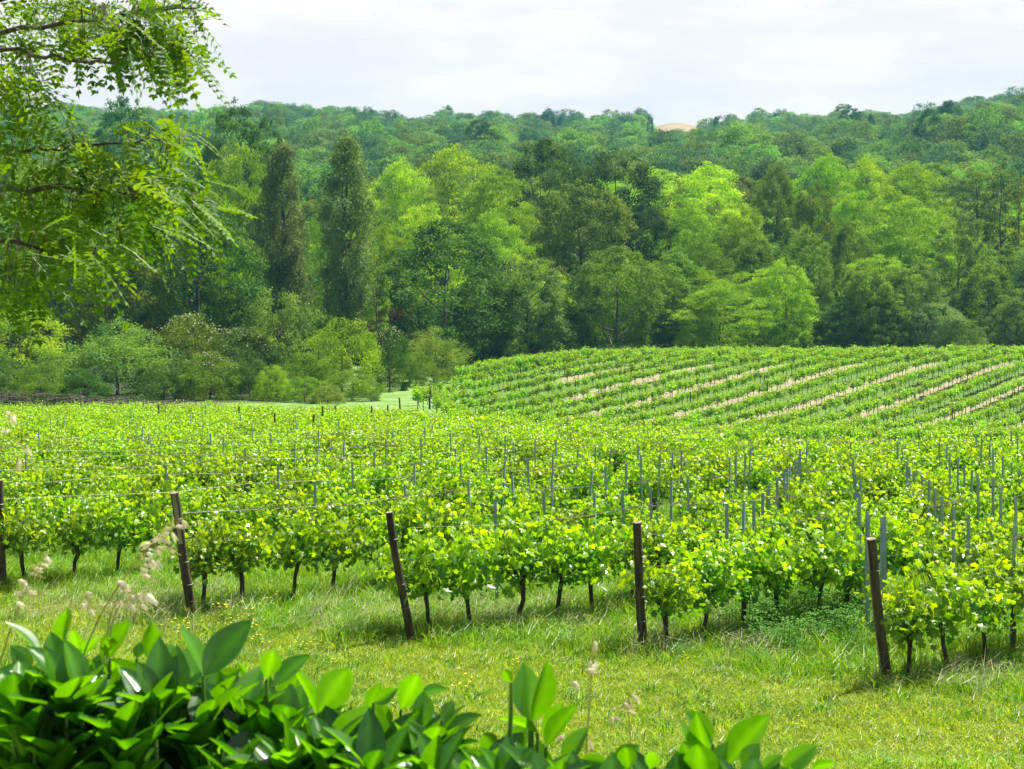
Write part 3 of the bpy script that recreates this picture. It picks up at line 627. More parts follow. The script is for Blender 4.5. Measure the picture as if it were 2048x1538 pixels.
# rows beyond either end of the headland
starts = {i: e for i, e in enumerate(ends)}
for k in range(1, 26): starts[-k] = (-7.84 - 2.75 * k, 22 + 1.9 * k)
starts[5] = (6.6, 13.6)
cand = []
for k, (sx, sy) in starts.items():
    j = 0; t = .38
    while t < 150:
        x = sx + U1[0] * t + R.gauss(0, .04); y = sy + U1[1] * t + R.gauss(0, .04)
        pxx = CX + F * x / y
        if k in (-1,) and t < 0: pass
        if -150 < pxx < 2200 and y < edge_depth(pxx) and R.random() > (.02 if t < 12 else .055):
            cand.append((y, x, k, j))
        if pxx > 2300 and x > 0: break
        t += .69; j += 1
vis = [c for c in cand if -30 < CX + F * c[1] / c[0] < 2078]
vis.sort(); indiv = set(c for c in vis[:292]); print('near vines', len(cand), 'individual to', vis[min(291, len(vis) - 1)][0])
post_words = {0: 'the row at the left edge', 1: 'the row starting at the peeling wooden post', 2: 'the row starting at the leaning second wooden post', 3: 'the row starting at the third wooden post', 4: 'the row starting at the pale-edged wooden post', 5: 'the row at the lower right edge'}
rest = []; cnt = {}
for c in sorted(cand):
    y, x, k, j = c; ang_ = math.radians(40) + (math.pi if R.random() < .5 else 0) + R.gauss(0, .08); s = R.uniform(.84, 1.12)
    if c in indiv:
        cnt[k] = cnt.get(k, 0) + 1
        tm, am = VPm[R.randrange(len(VPm))]
        e = bpy.data.objects.new('grapevine', None); col.objects.link(e); e.location = (x, y, gz(x, y)); e.rotation_euler = (0, 0, ang_); e.scale = (s, s, s * R.uniform(.95, 1.08)); e.empty_display_size = .1
        if k in post_words: lb = 'green grapevine, %s visible in %s' % (ordinal(cnt[k] - 1), post_words[k])
        else: lb = 'green grapevine, %s visible in the %s row beyond the left edge row' % (ordinal(cnt[k] - 1), ordinal(-k - 1))
        tag(e, lb, 'grapevine', 'grapevines of the near vineyard')
        ob('trunk', tm, e); f = ob('foliage', am, e)
    else: rest.append((x, y, ang_, s))
simple_v = []
for s in range(8):
    T, A = vine_proto(400 + s, 250, simple=True, ls=.092, z1=1.19, along=.42)
    simple_v.append((T, A))
def joinTA(T, A, matA):
    o_ = Acc()
    for src, off in ((T, 0), (A, 2)):
        for k in (3, 4):
            pass
    V = np.concatenate(T.V + A.V); nT = T.n; Fs, Ms = [], []
    for k in (3, 4):
        fs_, ms_ = [], []
        if T.F[k]: fs_ += T.F[k]; ms_ += T.M[k]
        if A.F[k]: fs_ += [f + nT for f in A.F[k]]; ms_ += [np.full(len(f), 2) for f in A.F[k]]
        if fs_: Fs.append(np.concatenate(fs_)); Ms.append(np.concatenate(ms_))
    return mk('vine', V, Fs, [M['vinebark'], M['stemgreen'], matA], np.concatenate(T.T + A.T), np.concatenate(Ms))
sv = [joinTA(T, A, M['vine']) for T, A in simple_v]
scatter('near_vineyard', [(x, y, gz(x, y)) for x, y, a, s in rest], [(0, 0, a) for x, y, a, s in rest], [(s, s, s) for x, y, a, s in rest], sv,
        'dense bright green vines filling the back of the near vineyard', 'vineyard', 5)
# far hill vines
U2 = np.array([.588, .809]); N2 = np.array([.809, -.588])
hp, hr, hs = [], [], []
for k in range(-50, 20):
    v = 3.2 * k
    t = 40.0
    while t < 240:
        x = N2[0] * v + U2[0] * t + R.gauss(0, .08); y = N2[1] * v + U2[1] * t + R.gauss(0, .08)
        if 97 < y < 183:
            pxx = CX + F * x / y
            xb = -6.9 + .042 * (y - 108)
            if x > xb and pxx < 2200 and R.random() > .04:
                s = R.uniform(.88, 1.12); hp.append((x, y, gz(x, y))); hr.append((R.gauss(0, .05), R.gauss(0, .05), math.radians(54) + (math.pi if R.random() < .5 else 0))); hs.append((s, s, s))
        t += 1.02
hv = []
for s in range(7):
    T, A = vine_proto(500 + s, 190, simple=True, z0=.74, z1=1.42, along=.48, across=.25, ls=.12, hill=True)
    hv.append(joinTA(T, A, M['vinefar']))
scatter('hillside_vineyard', hp, hr, hs, hv, 'vine rows on the far hillside with tan and green strips between', 'vineyard', 9)
print('hill vines', len(hp))

# ------------------------------------------------------------------ posts
POSTM = None
def metal_post_mesh(seed):
    r = np.random.default_rng(seed); a = Acc(); w_, t_ = .046, .034
    # rolled open profile: a C section with two lips
    prof = [(-w_ / 2, t_), (-w_ / 2, 0), (w_ / 2, 0), (w_ / 2, t_), (w_ / 2 - .004, t_), (w_ / 2 - .004, .004), (-w_ / 2 + .004, .004), (-w_ / 2 + .004, t_)]
    n = len(prof); V = [(x, y, z) for z in (-.3, 1.6) for x, y in prof]
    Fc = [(i, (i + 1) % n, n + (i + 1) % n, n + i) for i in range(n)]
    a.add(V, Fc)
    a.add([(x, y, 1.6) for x, y in prof], [(1, 2, 5, 6), (0, 1, 6, 7), (2, 3, 4, 5)])
    for z in (.55, .85, 1.15, 1.42):   # wire hooks
        a.add([(-w_ / 2 - .012, .004, z), (-w_ / 2, .004, z), (-w_ / 2, .022, z), (-w_ / 2 - .012, .022, z), (-w_ / 2 - .012, .004, z + .015), (-w_ / 2, .004, z + .004), (-w_ / 2, .022, z + .004), (-w_ / 2 - .012, .022, z + .015)],
              [(0, 1, 2, 3), (4, 7, 6, 5), (0, 4, 5, 1), (3, 2, 6, 7), (0, 3, 7, 4)])
    return a.mesh('metal_post', M['metal'])
MP = metal_post_mesh(1)
crop = lambda L_, x0, y0, s: [(x0 + a * s, y0 + b * s) for a, b in L_]
mp_ = crop([(33,195),(78,175),(120,158),(157,130),(202,112),(365,320),(408,270),(420,262),(452,230),(478,208),(503,185),(516,160),(530,130),(550,100),(873,88),(880,190),(888,270),(905,300),(916,335),(924,440),(950,515),(966,560),(985,580),(1070,597),(1102,594),(18,503),(118,508),(210,483),(262,430),(316,378),(1175,75),(1185,90),(1208,140),(1228,172),(1250,215),(1280,250),(1308,282),(1350,305),(1395,340),(1438,398),(1495,458),(1575,525),(1664,577),(1958,650),(1458,45),(1477,85),(1520,118),(1545,155),(1590,195),(1634,240),(1685,275),(1747,307),(1832,342),(1895,395),(1998,455),(1716,25),(1752,60),(1806,95),(1843,133),(1903,182),(1963,225),(2035,265),(1957,5),(2004,35)], 1450, 860, .292)
mp_ += [(20,797),(51,888),(79,857),(100,837),(113,835),(127,831),(139,811),(264,816),(273,847),(285,858),(298,867),(302,888),(336,930),(380,828),(403,848),(422,868),(444,877),(409,810),(481,828),(506,847),(495,896),(543,867),(588,888),(553,927),(595,841),(636,862),(637,901),(634,963),(678,841),(687,885),
 (710,924),(747,903),(772,880),(815,958),(827,928),(842,880),(912,898),(928,926),(941,959),(973,893),(1000,921),(995,998),(1033,951),(1027,883),(1061,916),(1071,880),(1108,907),(1113,880),(1103,950),(1098,982),(1155,900),(1172,941),(1186,985),(1191,894),(1216,933),(1222,893),(1251,927),(1254,980),(1278,888),(1285,911),(1304,975),(1313,908),(1340,904),(1342,962),(1360,901),(1380,950),(785,862),(850,856),(905,865),(955,868),(1010,872)]
bands = {'near': [], 'middle': [], 'far': []}
for x, y in mp_: bands['near' if y > 925 else 'middle' if y > 880 else 'far'].append((x, y))
for bn, lst in bands.items():
    for i, (x, y) in enumerate(sorted(lst)):
        d = min((5000 if y > 925 else 4820) / (y - 750), float(edge_depth(x)) - .5); X = (x - CX) / F * d
        zt = EZ - (y - HZ) / F * d; h = zt - gz(X, d)
        o = ob('metal_post', MP, None, (X, d, gz(X, d)), (.84, .84, max(.6, h / 1.6)), R.uniform(-.5, .5)); o.rotation_euler = (R.gauss(0, .012), R.gauss(0, .02), R.uniform(-.5, .5))
        tag(o, 'grey metal trellis post, %s from the left among the %s posts' % (ordinal(i), bn), 'post', 'grey metal posts of the near vineyard')
def wood_post(px0, y0, px1, y1, d, label, rad=.05, pale=0, seed=0, nm='wooden_post', grp='wooden end posts of the vine rows', ties=True):
    """base pixel, top pixel"""
    r = np.random.default_rng(seed + int(px0)); a = Acc(); B = P(px0, y0, d); B[2] = min(B[2], gz(B[0], B[1]) + .02); T_ = P(px1, y1, d - .12)
    o0 = B.copy(); Tt = T_ - B; k = 10; ts = np.linspace(-.18, 1, k); seg = 12; V = []
    sidev = unit(np.cross(Tt, [0, 1, 0])); fw = unit(np.cross(sidev, Tt)); ph = r.uniform(0, 6, 3)
    for i, t in enumerate(ts):
        c = Tt * t + sidev * .012 * math.sin(t * 5 + ph[0]) + fw * .01 * math.sin(t * 4 + ph[1])
        for j in range(seg):
            an = 2 * math.pi * j / seg; rr = rad * (1.04 - .14 * t) * (1 + .06 * math.sin(3 * an + ph[2] + t) + r.normal(0, .025))
            if pale and abs(an - math.pi * (.22 if pale == 1 else 0)) < .5: rr *= .9
            V.append(c + rr * (math.cos(an) * sidev * -1 + math.sin(an) * fw))
    V.append(Tt * 1.0 + unit(Tt) * .006); Fc = [(i * seg + j, i * seg + (j + 1) % seg, (i + 1) * seg + (j + 1) % seg, (i + 1) * seg + j) for i in range(k - 1) for j in range(seg)]
    a.add(np.array(V[:-1]), Fc)
    a.add(np.array(V[-seg - 1:]), [(j, (j + 1) % seg, seg) for j in range(seg)], m=1)
    me = a.mesh('wooden_post', [M['postwood'], M['postpale']], True)
    if pale:
        mi = np.zeros(len(me.polygons), np.int32); me.polygons.foreach_get('material_index', mi)
        for p in range(len(mi)):
            vs = list(me.polygons[p].vertices); c = np.mean([me.vertices[v].co for v in vs], 0); t = c[2] / Tt[2]
            ang2 = (vs[0] % seg)
            if len(vs) == 4 and ((pale == 1 and t > .62 and ang2 in (8, 9)) or (pale == 2 and ang2 in (4, 5, 6) and t > -.05)): mi[p] = 1  # peeled patch on one post; on the thick post, sunlight painted along an edge
        me.polygons.foreach_set('material_index', mi)
    o = ob(nm, me, None, o0); tag(o, label, 'post', grp)
    if ties:
        for t in (.28, .46, .80):
            b = Acc(); c = Tt * t; an = np.linspace(0, 2 * math.pi, 15)
            tube(b, [c + (rad * 1.08) * (math.cos(q) * sidev + math.sin(q) * fw) + unit(Tt) * .004 * math.sin(3 * q) for q in an], .0035, 4)
            tube(b, [c + sidev * -rad * 1.05, c + sidev * -rad * 1.6 + np.array([0, 0, .02]), c + sidev * -rad * 2 + np.array([0, .03, .0])], .003, 4)
            ob('wire_tie', b.mesh('wire_tie', M['wire']), o)
    return o
wood_post(388, 1236, 347, 986, 19.3, 'leaning dark wooden post with peeled pale patch, first from the left of the four', .062, 1, 1)
wood_post(822, 1288, 779, 1024, 17.6, 'leaning slim dark wooden post, second of the four large wooden posts', .05, 0, 2)
wood_post(1290, 1316, 1272, 1044, 16.8, 'almost upright dark wooden post in the middle right, third of four', .055, 0, 3)
wood_post(1776, 1386, 1741, 1077, 15.0, 'thick leaning wooden post with sunlit right edge painted pale', .058, 2, 4)
wood_post(8, 1195, -2, 960, 22, 'old wooden post cut by the left edge of the photo', .055, 0, 5)
for i, (x, yb, yt, dx) in enumerate(sorted([(51, 830, 788, 0), (170, 840, 797, 0), (317, 840, 809, 0), (478, 850, 812, 0), (549, 860, 826, 0), (622, 860, 828, 6), (670, 850, 811, 0), (645, 836, 812, 0), (745, 838, 812, -2), (776, 836, 810, 0), (803, 812, 795, -4)])):
    d = min(4900 / (yt - 750), float(edge_depth(x)) - 1); X = (x - CX) / F * d; yb2 = HZ - (gz(X, d) - EZ) / d * F
    wood_post(x, yb2, x + dx, yt, d, 'small dark wooden stake, %s from the left among the stakes behind' % ordinal(i), .05, 0, 10 + i, 'wooden_stake', 'dark wooden stakes at the back of near vineyard', False)
for i, (x, yt, h) in enumerate(sorted([(860, 773, 1.7), (1304, 783, 1.6), (1381, 783, 1.75), (1453, 750, 1.5), (1536, 763, 1.7), (1528, 752, 1.5), (1504, 828, 1.6), (1597, 857, 1.7), (1613, 865, 1.6), (1486, 848, 1.5), (1477, 836, 1.6), (1108, 725, 1.6), (1225, 735, 1.5), (1380, 695, 1.6), (1454, 700, 1.5), (1700, 790, 1.5), (1725, 852, 1.5), (1790, 850, 1.6), (1830, 770, 1.5), (1905, 815, 1.6), (1945, 845, 1.6), (1150, 760, 1.6), (1040, 735, 1.6), (2010, 845, 1.5), (1640, 735, 1.5), (1560, 845, 1.5)])):
    best = None
    for d in np.arange(98, 182, .5):
        X = (x - CX) / F * d; yy = HZ - (gz(X, d) + h - EZ) / d * F
        if best is None or abs(yy - yt) < best[0]: best = (abs(yy - yt), d, X)
    _, d, X = best; yb = HZ - (gz(X, d) - EZ) / d * F
    wood_post(x, yb, x + R.uniform(-1.5, 1.5), HZ - (gz(X, d) + h - EZ) / d * F, d, 'dark wooden stake on the far hillside vineyard, %s from the left' % ordinal(i), .055, 0, 40 + i, 'wooden_stake', 'dark stakes on the hillside vineyard', False)

# wires with dried canes along the near rows
for k in range(-6, 5):
    sx, sy = starts[k]; a = Acc(); r = np.random.default_rng(900 + k)
    ts = np.arange(.0 if k >= 0 else 0, 34, 1.4); Cn = Acc()
    for hgt in (.55, 1.02, 1.40):
        pts = []
        for t in ts:
            x, y = sx + U1[0] * t, sy + U1[1] * t; pts.append((x, y, gz(x, y) + hgt + .01 * math.sin(t * 2.2)))
        tube(a, pts, .0015, 4, cap=False)
    root = ob('trellis_wire', a.mesh('trellis_wire', M['wire']))
    tag(root, 'taut wires of %s' % post_words[k] if k >= 0 else 'taut wires of the %s row beyond the left edge row' % ordinal(-k - 1), 'wire', 'trellis wires of the near rows')
    for t in ts[1:]:
        if r.uniform() < .3: continue
        for _ in range(8):
            t0 = t + r.uniform(-.5, .9); x, y = sx + U1[0] * t0, sy + U1[1] * t0; z = gz(x, y) + 1.40
            ln = r.uniform(.12, .5); q = [np.array([x, y, z]) + np.array([U1[0], U1[1], 0]) * ln * s + r.normal(0, .018, 3) for s in (0, .33, .66, 1)]
            tube(Cn, q, .0045, 4)
    if Cn.n: ob('dry_canes', Cn.mesh('dry_canes', M['cane']), root)['kind'] = 'stuff'

# dark band of dead canes behind the near vineyard (left) and on the far crest
def cane_row(pts3, label, seed, h=1.2, n=900, nm='bare_vine_row'):
    r = np.random.default_rng(seed); a = Acc(); pts3 = np.array(pts3)
    for _ in range(n):
        t = r.uniform(0, len(pts3) - 1.001); i = int(t); f = t - i; p = pts3[i] * (1 - f) + pts3[i + 1] * f; dirv = unit(pts3[i + 1] - pts3[i])
        z0 = r.uniform(.35, 1) * h; s = p + np.array([0, r.normal(0, .15), z0]); e = s + dirv * r.uniform(.4, 1.4) + np.array([0, 0, r.normal(0, .12)])
        tube(a, [s, (s + e) / 2 + r.normal(0, .05, 3), e], .02, 3, cap=False)
    for t in np.linspace(0, len(pts3) - 1.001, 26):
        i = int(t); f = t - i; p = pts3[i] * (1 - f) + pts3[i + 1] * f
        tube(a, [p + [0, 0, -.1], p + [r.normal(0, .05), 0, h * .9]], .035, 4)
    o = ob(nm, a.mesh(nm, M['cane'])); tag(o, label, 'vine row', 'leafless brown rows'); return o
pl = []
for x, yt in ((-60, 774), (100, 784), (200, 791), (300, 796), (430, 802)):
    d = 101.5; X = (x - CX) / F * d; pl.append((X, d, EZ - (yt - HZ) / F * d - 1.3))
cane_row(pl, 'leafless brown vine row against the dark bushes at the left', 3, 1.2, 360)
pl = []
for x in range(1080, 2200, 80):
    d = 184.0; X = (x - CX) / F * d; pl.append((X, d, gz(X, d)))
cane_row(pl, 'leafless brown vine row along the crest of the far vineyard', 4, 1.75, 2200)

# ------------------------------------------------------------------ grass and ground plants
def tuft(seed, n, h, wd, spread, lean=.5, droop=.25):
    r = np.random.default_rng(seed); a = Acc()
    for _ in range(n):
        b = np.array([r.normal(0, spread), r.normal(0, spread), -.01]); an = r.uniform(0, 6.28); hh = h * r.uniform(.5, 1.2); le = lean * r.uniform(.1, 1)
        dv = np.array([math.cos(an), math.sin(an), 0]); sd = np.array([-math.sin(an + .9), math.cos(an + .9), 0]) * wd / 2
        p1 = b + dv * hh * le * .35 + [0, 0, hh * .55]; p2 = b + dv * hh * (le + droop) * .9 + [0, 0, hh * (1 - droop * le)]
        V = [b - sd, b + sd, p1 - sd * .85, p1 + sd * .85, p2]
        tn = min(1.15, max(0, r.normal(.42, .36)))
        a.add(V[:4], [(0, 1, 3, 2)], tn); a.add([V[2], V[3], V[4]], [(0, 1, 2)], tn)
    return a
def scatter_area(name, protos, n, region, smin, smax, label, cat, seed, flt=None):
    r = np.random.default_rng(seed); pts, ro, scs = [], [], []
    d0, d1, c0, c1 = region; q = 0
    dd = np.sqrt(r.uniform(d0 ** 2, d1 ** 2, n * 4)); cc = r.uniform(c0, c1, n * 4); X = (cc - CX) / F * dd; Z = ground(X, dd)
    for x, y, z, c in zip(X, dd, Z, cc):
        s = r.uniform(smin, smax)
        if flt:
            k = flt(x, y, c, r)
            if k <= 0: continue
            s *= k
        pts.append((x, y, z)); ro.append((r.normal(0, .08), r.normal(0, .08), r.uniform(0, 6.28))); scs.append((s, s, s * r.uniform(.8, 1.2)))
        if len(pts) >= n: break
    return scatter(name, pts, ro, scs, protos, label, cat, seed)
short = [tuft(600 + s, 46, .075, .007, .075, 1.0, .5).mesh('short_tuft', M['grass']) for s in range(6)]
longg = [tuft(620 + s, 40, .26, .009, .085, .7, .4).mesh('long_tuft', M['tallgrass']) for s in range(6)]
strawt = [tuft(640 + s, 16, .38, .007, .06, .9, .55).mesh('straw_tuft', M['straw']) for s in range(4)]
strawlow = [tuft(650 + s, 9, .10, .006, .09, 1.4, .6).mesh('straw_low_tuft', M['straw']) for s in range(4)]
def rowside(x, y):   # >0 inside vineyard
    best = -9
    for (ax, ay), (bx, by) in zip([(-12, 25)] + ends + [(6.6, 13.6)], ends + [(6.6, 13.6), (9.5, 12)]):
        if ax <= x <= bx: return y - (ay + (by - ay) * (x - ax) / (bx - ax))
    return 1 if y > 20 else -1
scatter_area('grass', short, 26000, (11.5, 24, -60, 2110), .7, 1.5, 'short sunlit grass of the headland in front of the vines', 'grass', 21,
             lambda x, y, c, r: (1.0 if rowside(x, y) < -.3 else .9 if r.uniform() < .35 else 0) * (1 if r.uniform() < .75 + .45 * math.sin(x * 1.7 + y) * math.sin(y * 2.1 - x) else .45))
coarse = [tuft(660 + s, 14, .16, .013, .05, .9, .5).mesh('coarse_tuft', M['tallgrass']) for s in range(4)]
scatter_area('coarse_grass', coarse, 2300, (11.5, 21, -60, 2110), .6, 1.3, 'scattered coarse green tufts standing in the short headland grass', 'grass', 27, lambda x, y, c, r: 1 if math.sin(x * 1.1 + 2 * y) * math.sin(y * 1.3 - x * .7) + r.normal(0, .5) > .1 else 0)
scatter_area('tall_grass', longg, 15000, (14, 46, -80, 2130), .6, 1.35, 'taller green grass between and under the vine rows', 'grass', 22,
             lambda x, y, c, r: 1.0 if rowside(x, y) > -.55 + r.normal(0, .25) else (.45 if r.uniform() < .10 else 0))
def strawf(x, y, c, r):
    py = HZ - (gz(x, y) - EZ) / y * F; k = 0
    for cx_, cy_, rx, ry, wgt in ((980, 1245, 150, 24, .9), (1480, 1290, 60, 40, .7), (1930, 1380, 130, 28, .8), (1320, 1310, 50, 20, .8), (250, 1230, 220, 40, .35), (700, 1240, 120, 30, .25)):
        q = ((c - cx_) / rx) ** 2 + ((py - cy_) / ry) ** 2; k = max(k, wgt * math.exp(-q))
    return 1.0 if r.uniform() < k else 0
scatter_area('straw_grass', strawt, 900, (14, 22, -60, 2110), .7, 1.2, 'pale dry grass stems around the foot of the vines and posts', 'grass', 23, strawf)
scatter_area('dry_grass', strawlow, 2600, (11.5, 22, -60, 2110), .7, 1.3, 'cut straw and dry blades lying in the short grass', 'grass', 24)
weeds = [tuft(680 + s, 12, .05, .030, .04, 1.6, .7).mesh('weed_rosette', M['tallgrass']) for s in range(4)]
scatter_area('weeds', weeds, 900, (11.5, 20, -60, 2110), .6, 1.4, 'low broad leaved weeds dotted through the short grass', 'weeds', 28)
# clover patch and weeds
def clover(seed):
    r = np.random.default_rng(seed); a = Acc(); n = 46
    C = np.column_stack([r.normal(0, .09, n), r.normal(0, .09, n), r.uniform(.04, .34, n)])
    for i in range(3):
        an = i * 2.09; off = np.array([math.cos(an), math.sin(an), 0]) * .010
        stamp(a, QV2, QF2, C + off, frames(np.tile([math.cos(an), math.sin(an), .2], (n, 1)) + r.normal(0, .25, (n, 3)), np.tile([0, 0, 1.0], (n, 1)) + r.normal(0, .3, (n, 3))), .030 * r.uniform(.7, 1.2, n), r.uniform(.1, .9, n))
    for c in C[:16]: tube(a, [c * [1, 1, 0], c], .002, 3, cap=False, tone=.2)
    return a.mesh('clover', M['clover'])
clv = [clover(700 + s) for s in range(4)]
def clf(x, y, c, r):
    py = HZ - (gz(x, y) - EZ) / y * F; q = ((c - 1625) / 140) ** 2 + ((py - 1262) / 62) ** 2
    return r.uniform(.6, 1.2) if q < .8 + r.normal(0, .4) else (.6 if r.uniform() < .012 else 0)
scatter_area('clover', clv, 760, (14, 21, -60, 2110), .8, 1.35, 'lush dark green clover patch left of the pale-edged post', 'clover', 25, clf)
def flower(seed, mat, rr=.009):
    r = np.random.default_rng(seed); a = Acc()
    for _ in range(7):
        b = np.array([r.normal(0, .08), r.normal(0, .08), 0]); h = r.uniform(.14, .26); tp = b + [r.normal(0, .03), r.normal(0, .03), h]
        tube(a, [b, tp], .0018, 3, cap=False, m=1)
        for i in range(5):
            an = i * 1.257; ax = np.array([[math.cos(an), math.sin(an), .35]]); stamp(a, QV2, QF2, tp[None], frames(ax, np.array([[0, 0, 1.0]])), rr * 1.7, .5)
    return a.mesh('flower', [mat, M['stemgreen']])
fl = [flower(720 + s, M['yellow'], .011) for s in range(3)]
def flf(x, y, c, r):
    py = HZ - (gz(x, y) - EZ) / y * F; q = ((c - 440) / 110) ** 2 + ((py - 1262) / 38) ** 2
    return 1.0 if r.uniform() < math.exp(-q) else (.8 if r.uniform() < .03 else 0)
scatter_area('yellow_flowers', fl, 190, (12, 22, -60, 2110), .8, 1.3, 'tiny yellow wildflowers near the foot of the peeling post', 'wildflowers', 26, flf)

# ------------------------------------------------------------------ parked car at the wood edge
def car():
    d = 180.0; X = (962 - CX) / F * d; z = gz(X, d)
    e = bpy.data.objects.new('parked_car', None); col.objects.link(e); e.location = (X, d, z + .1); e.rotation_euler = (0, 0, .15)
    tag(e, 'blue car parked behind the left end of the far vineyard, mostly hidden', 'car')
    a = Acc(); prof = [(-2.1, .35), (-2.15, .75), (-1.7, .95), (-1.05, 1.0), (-.45, 1.42), (.75, 1.46), (1.45, 1.05), (2.0, .95), (2.12, .6), (2.05, .35)]
    n = len(prof); V = [(x, s * (.85 - .18 * max(0, z_ - .95)), z_) for s in (-1, 1) for x, z_ in prof]
    a.add(V, [(i, (i + 1) % n, n + (i + 1) % n, n + i) for i in range(n)])
    for s in (0, n):
        a.add(np.array(V[s:s + n] + [(0, V[s][1], .7)]), [(i, (i + 1) % n, n) for i in range(n)])
    ob('body', a.mesh('car_body', plain('car_paint', (.10, .20, .36), .25, .3)), e)
    gm = plain('car_glass', (.02, .03, .035), .08)
    for s in (-1, 1):
        b = Acc(); y = s * .80; b.add([(-.85, y, 1.02), (-.38, y * .97, 1.36), (.68, y * .97, 1.40), (1.2, y, 1.05)], [(0, 1, 2, 3)]); b.V[-1][:, 1] += s * .03; ob('side_window', b.mesh('side_window', gm), e)
    for xx in (-1.35, 1.3):
        for s in (-1, 1):
            b = Acc(); tube(b, [(xx, s * .72, .3), (xx, s * .9, .3)], .32, 16); w_ = ob('wheel', b.mesh('wheel', plain('tyre', (.02, .02, .02), .9)), e)
            b = Acc(); tube(b, [(xx, s * .88, .3), (xx, s * .92, .3)], .18, 12); ob('rim', b.mesh('rim', plain('rim', (.4, .4, .4), .4, .8)), w_)
car()

# ------------------------------------------------------------------ laurel shrubs in front
def laurel_leaf():
    V, Fc = [], []; n = 9
    for i in range(n):
        t = i / (n - 1); wv = .25 * math.sin(math.pi * t ** .92) ** .85 if 0 < t < 1 else .012 * (1 - t); zc = -.16 * t * t
        for k, s in enumerate((-1, -.5, 0, .5, 1)):
            V.append((s * wv, t, zc + abs(s) ** 1.3 * wv * .38 - (.012 if s == 0 else 0)))
    for i in range(n - 1):
        for k in range(4): Fc.append((i * 5 + k, i * 5 + k + 1, (i + 1) * 5 + k + 1, (i + 1) * 5 + k))
    return V, Fc
LV, LF = laurel_leaf(); LTN = np.array([.45 if i % 5 == 2 else (.10 if (i // 5) % 2 else 0) * (i % 5 in (1, 3)) for i in range(len(LV))])
def c2(L_, x0, y0, s): return [(x0 + a * s, y0 + b * s, x0 + c * s, y0 + d * s, w_ * s) for a, b, c, d, w_ in L_]
LL = c2([(375,300,372,88,105),(345,560,300,240,170),(440,400,445,215,90),(350,625,565,410,130),(600,420,740,160,120),(480,390,575,250,70),(190,455,60,325,110),(230,380,65,155,50),(640,400,640,255,100),(850,680,665,375,150),(960,610,730,385,100),(870,400,895,195,110),(905,410,930,215,50),(800,400,820,305,140),(1000,620,1110,365,130),(1180,590,945,285,130),(1190,500,1085,190,90),(1190,500,1455,160,190),(1205,600,1390,460,120),(1520,540,1370,430,50),(1560,520,1605,330,130),(1600,560,1795,360,110),(1580,760,1550,490,120),(1610,740,1740,470,130),(1600,830,1310,715,110),(1860,760,1740,400,60),(1890,730,2048,430,170),(385,880,335,655,180),(410,900,640,590,120),(270,670,0,515,60),(130,870,0,640,150),(300,1047,20,880,110),(900,900,960,640,190),(1240,850,1040,640,180),(900,1047,800,825,190),(890,860,1070,870,90),(1010,980,1190,900,80),(1370,1047,1340,840,150),(1400,1047,1430,895,110),(1480,1047,1565,890,90),(1550,960,1680,830,110),(1780,900,1950,700,110),(1920,1000,2048,760,160),(600,970,720,850,100),(820,1047,830,960,150),(1600,1047,1720,985,180)], 0, 1180, .3418)
LM = c2([(110,660,290,380,200),(100,690,0,370,50),(590,640,700,415,150),(720,740,720,535,180),(690,560,850,500,60),(400,640,460,495,90),(430,600,565,520,90),(830,700,900,590,100),(470,910,750,650,110),(830,820,1035,645,80),(680,900,800,740,170),(20,840,260,625,110),(180,930,370,620,160),(460,930,320,760,140),(530,740,440,600,100),(1345,710,1310,365,180),(1360,710,1480,385,120),(1235,480,1190,400,60),(1390,780,1165,650,60),(1440,860,1600,580,110),(1440,850,1500,600,80),(1540,980,1660,740,110),(1210,900,1320,730,150),(1150,890,1060,770,110),(1100,960,960,880,100),(1130,989,1290,900,110),(740,989,980,860,130),(1810,960,1640,930,90),(1830,960,1990,850,120),(1280,989,1400,850,150)], 600, 1200, .3418)
LR = c2([(530,590,725,300,150),(450,480,330,310,100),(430,560,345,345,90),(350,611,300,480,170),(20,611,0,480,150),(130,611,150,510,140),(810,611,985,490,110),(700,611,810,540,70),(960,611,1080,565,50),(600,600,690,480,120),(440,611,420,540,90)], 1250, 1300, .3896)
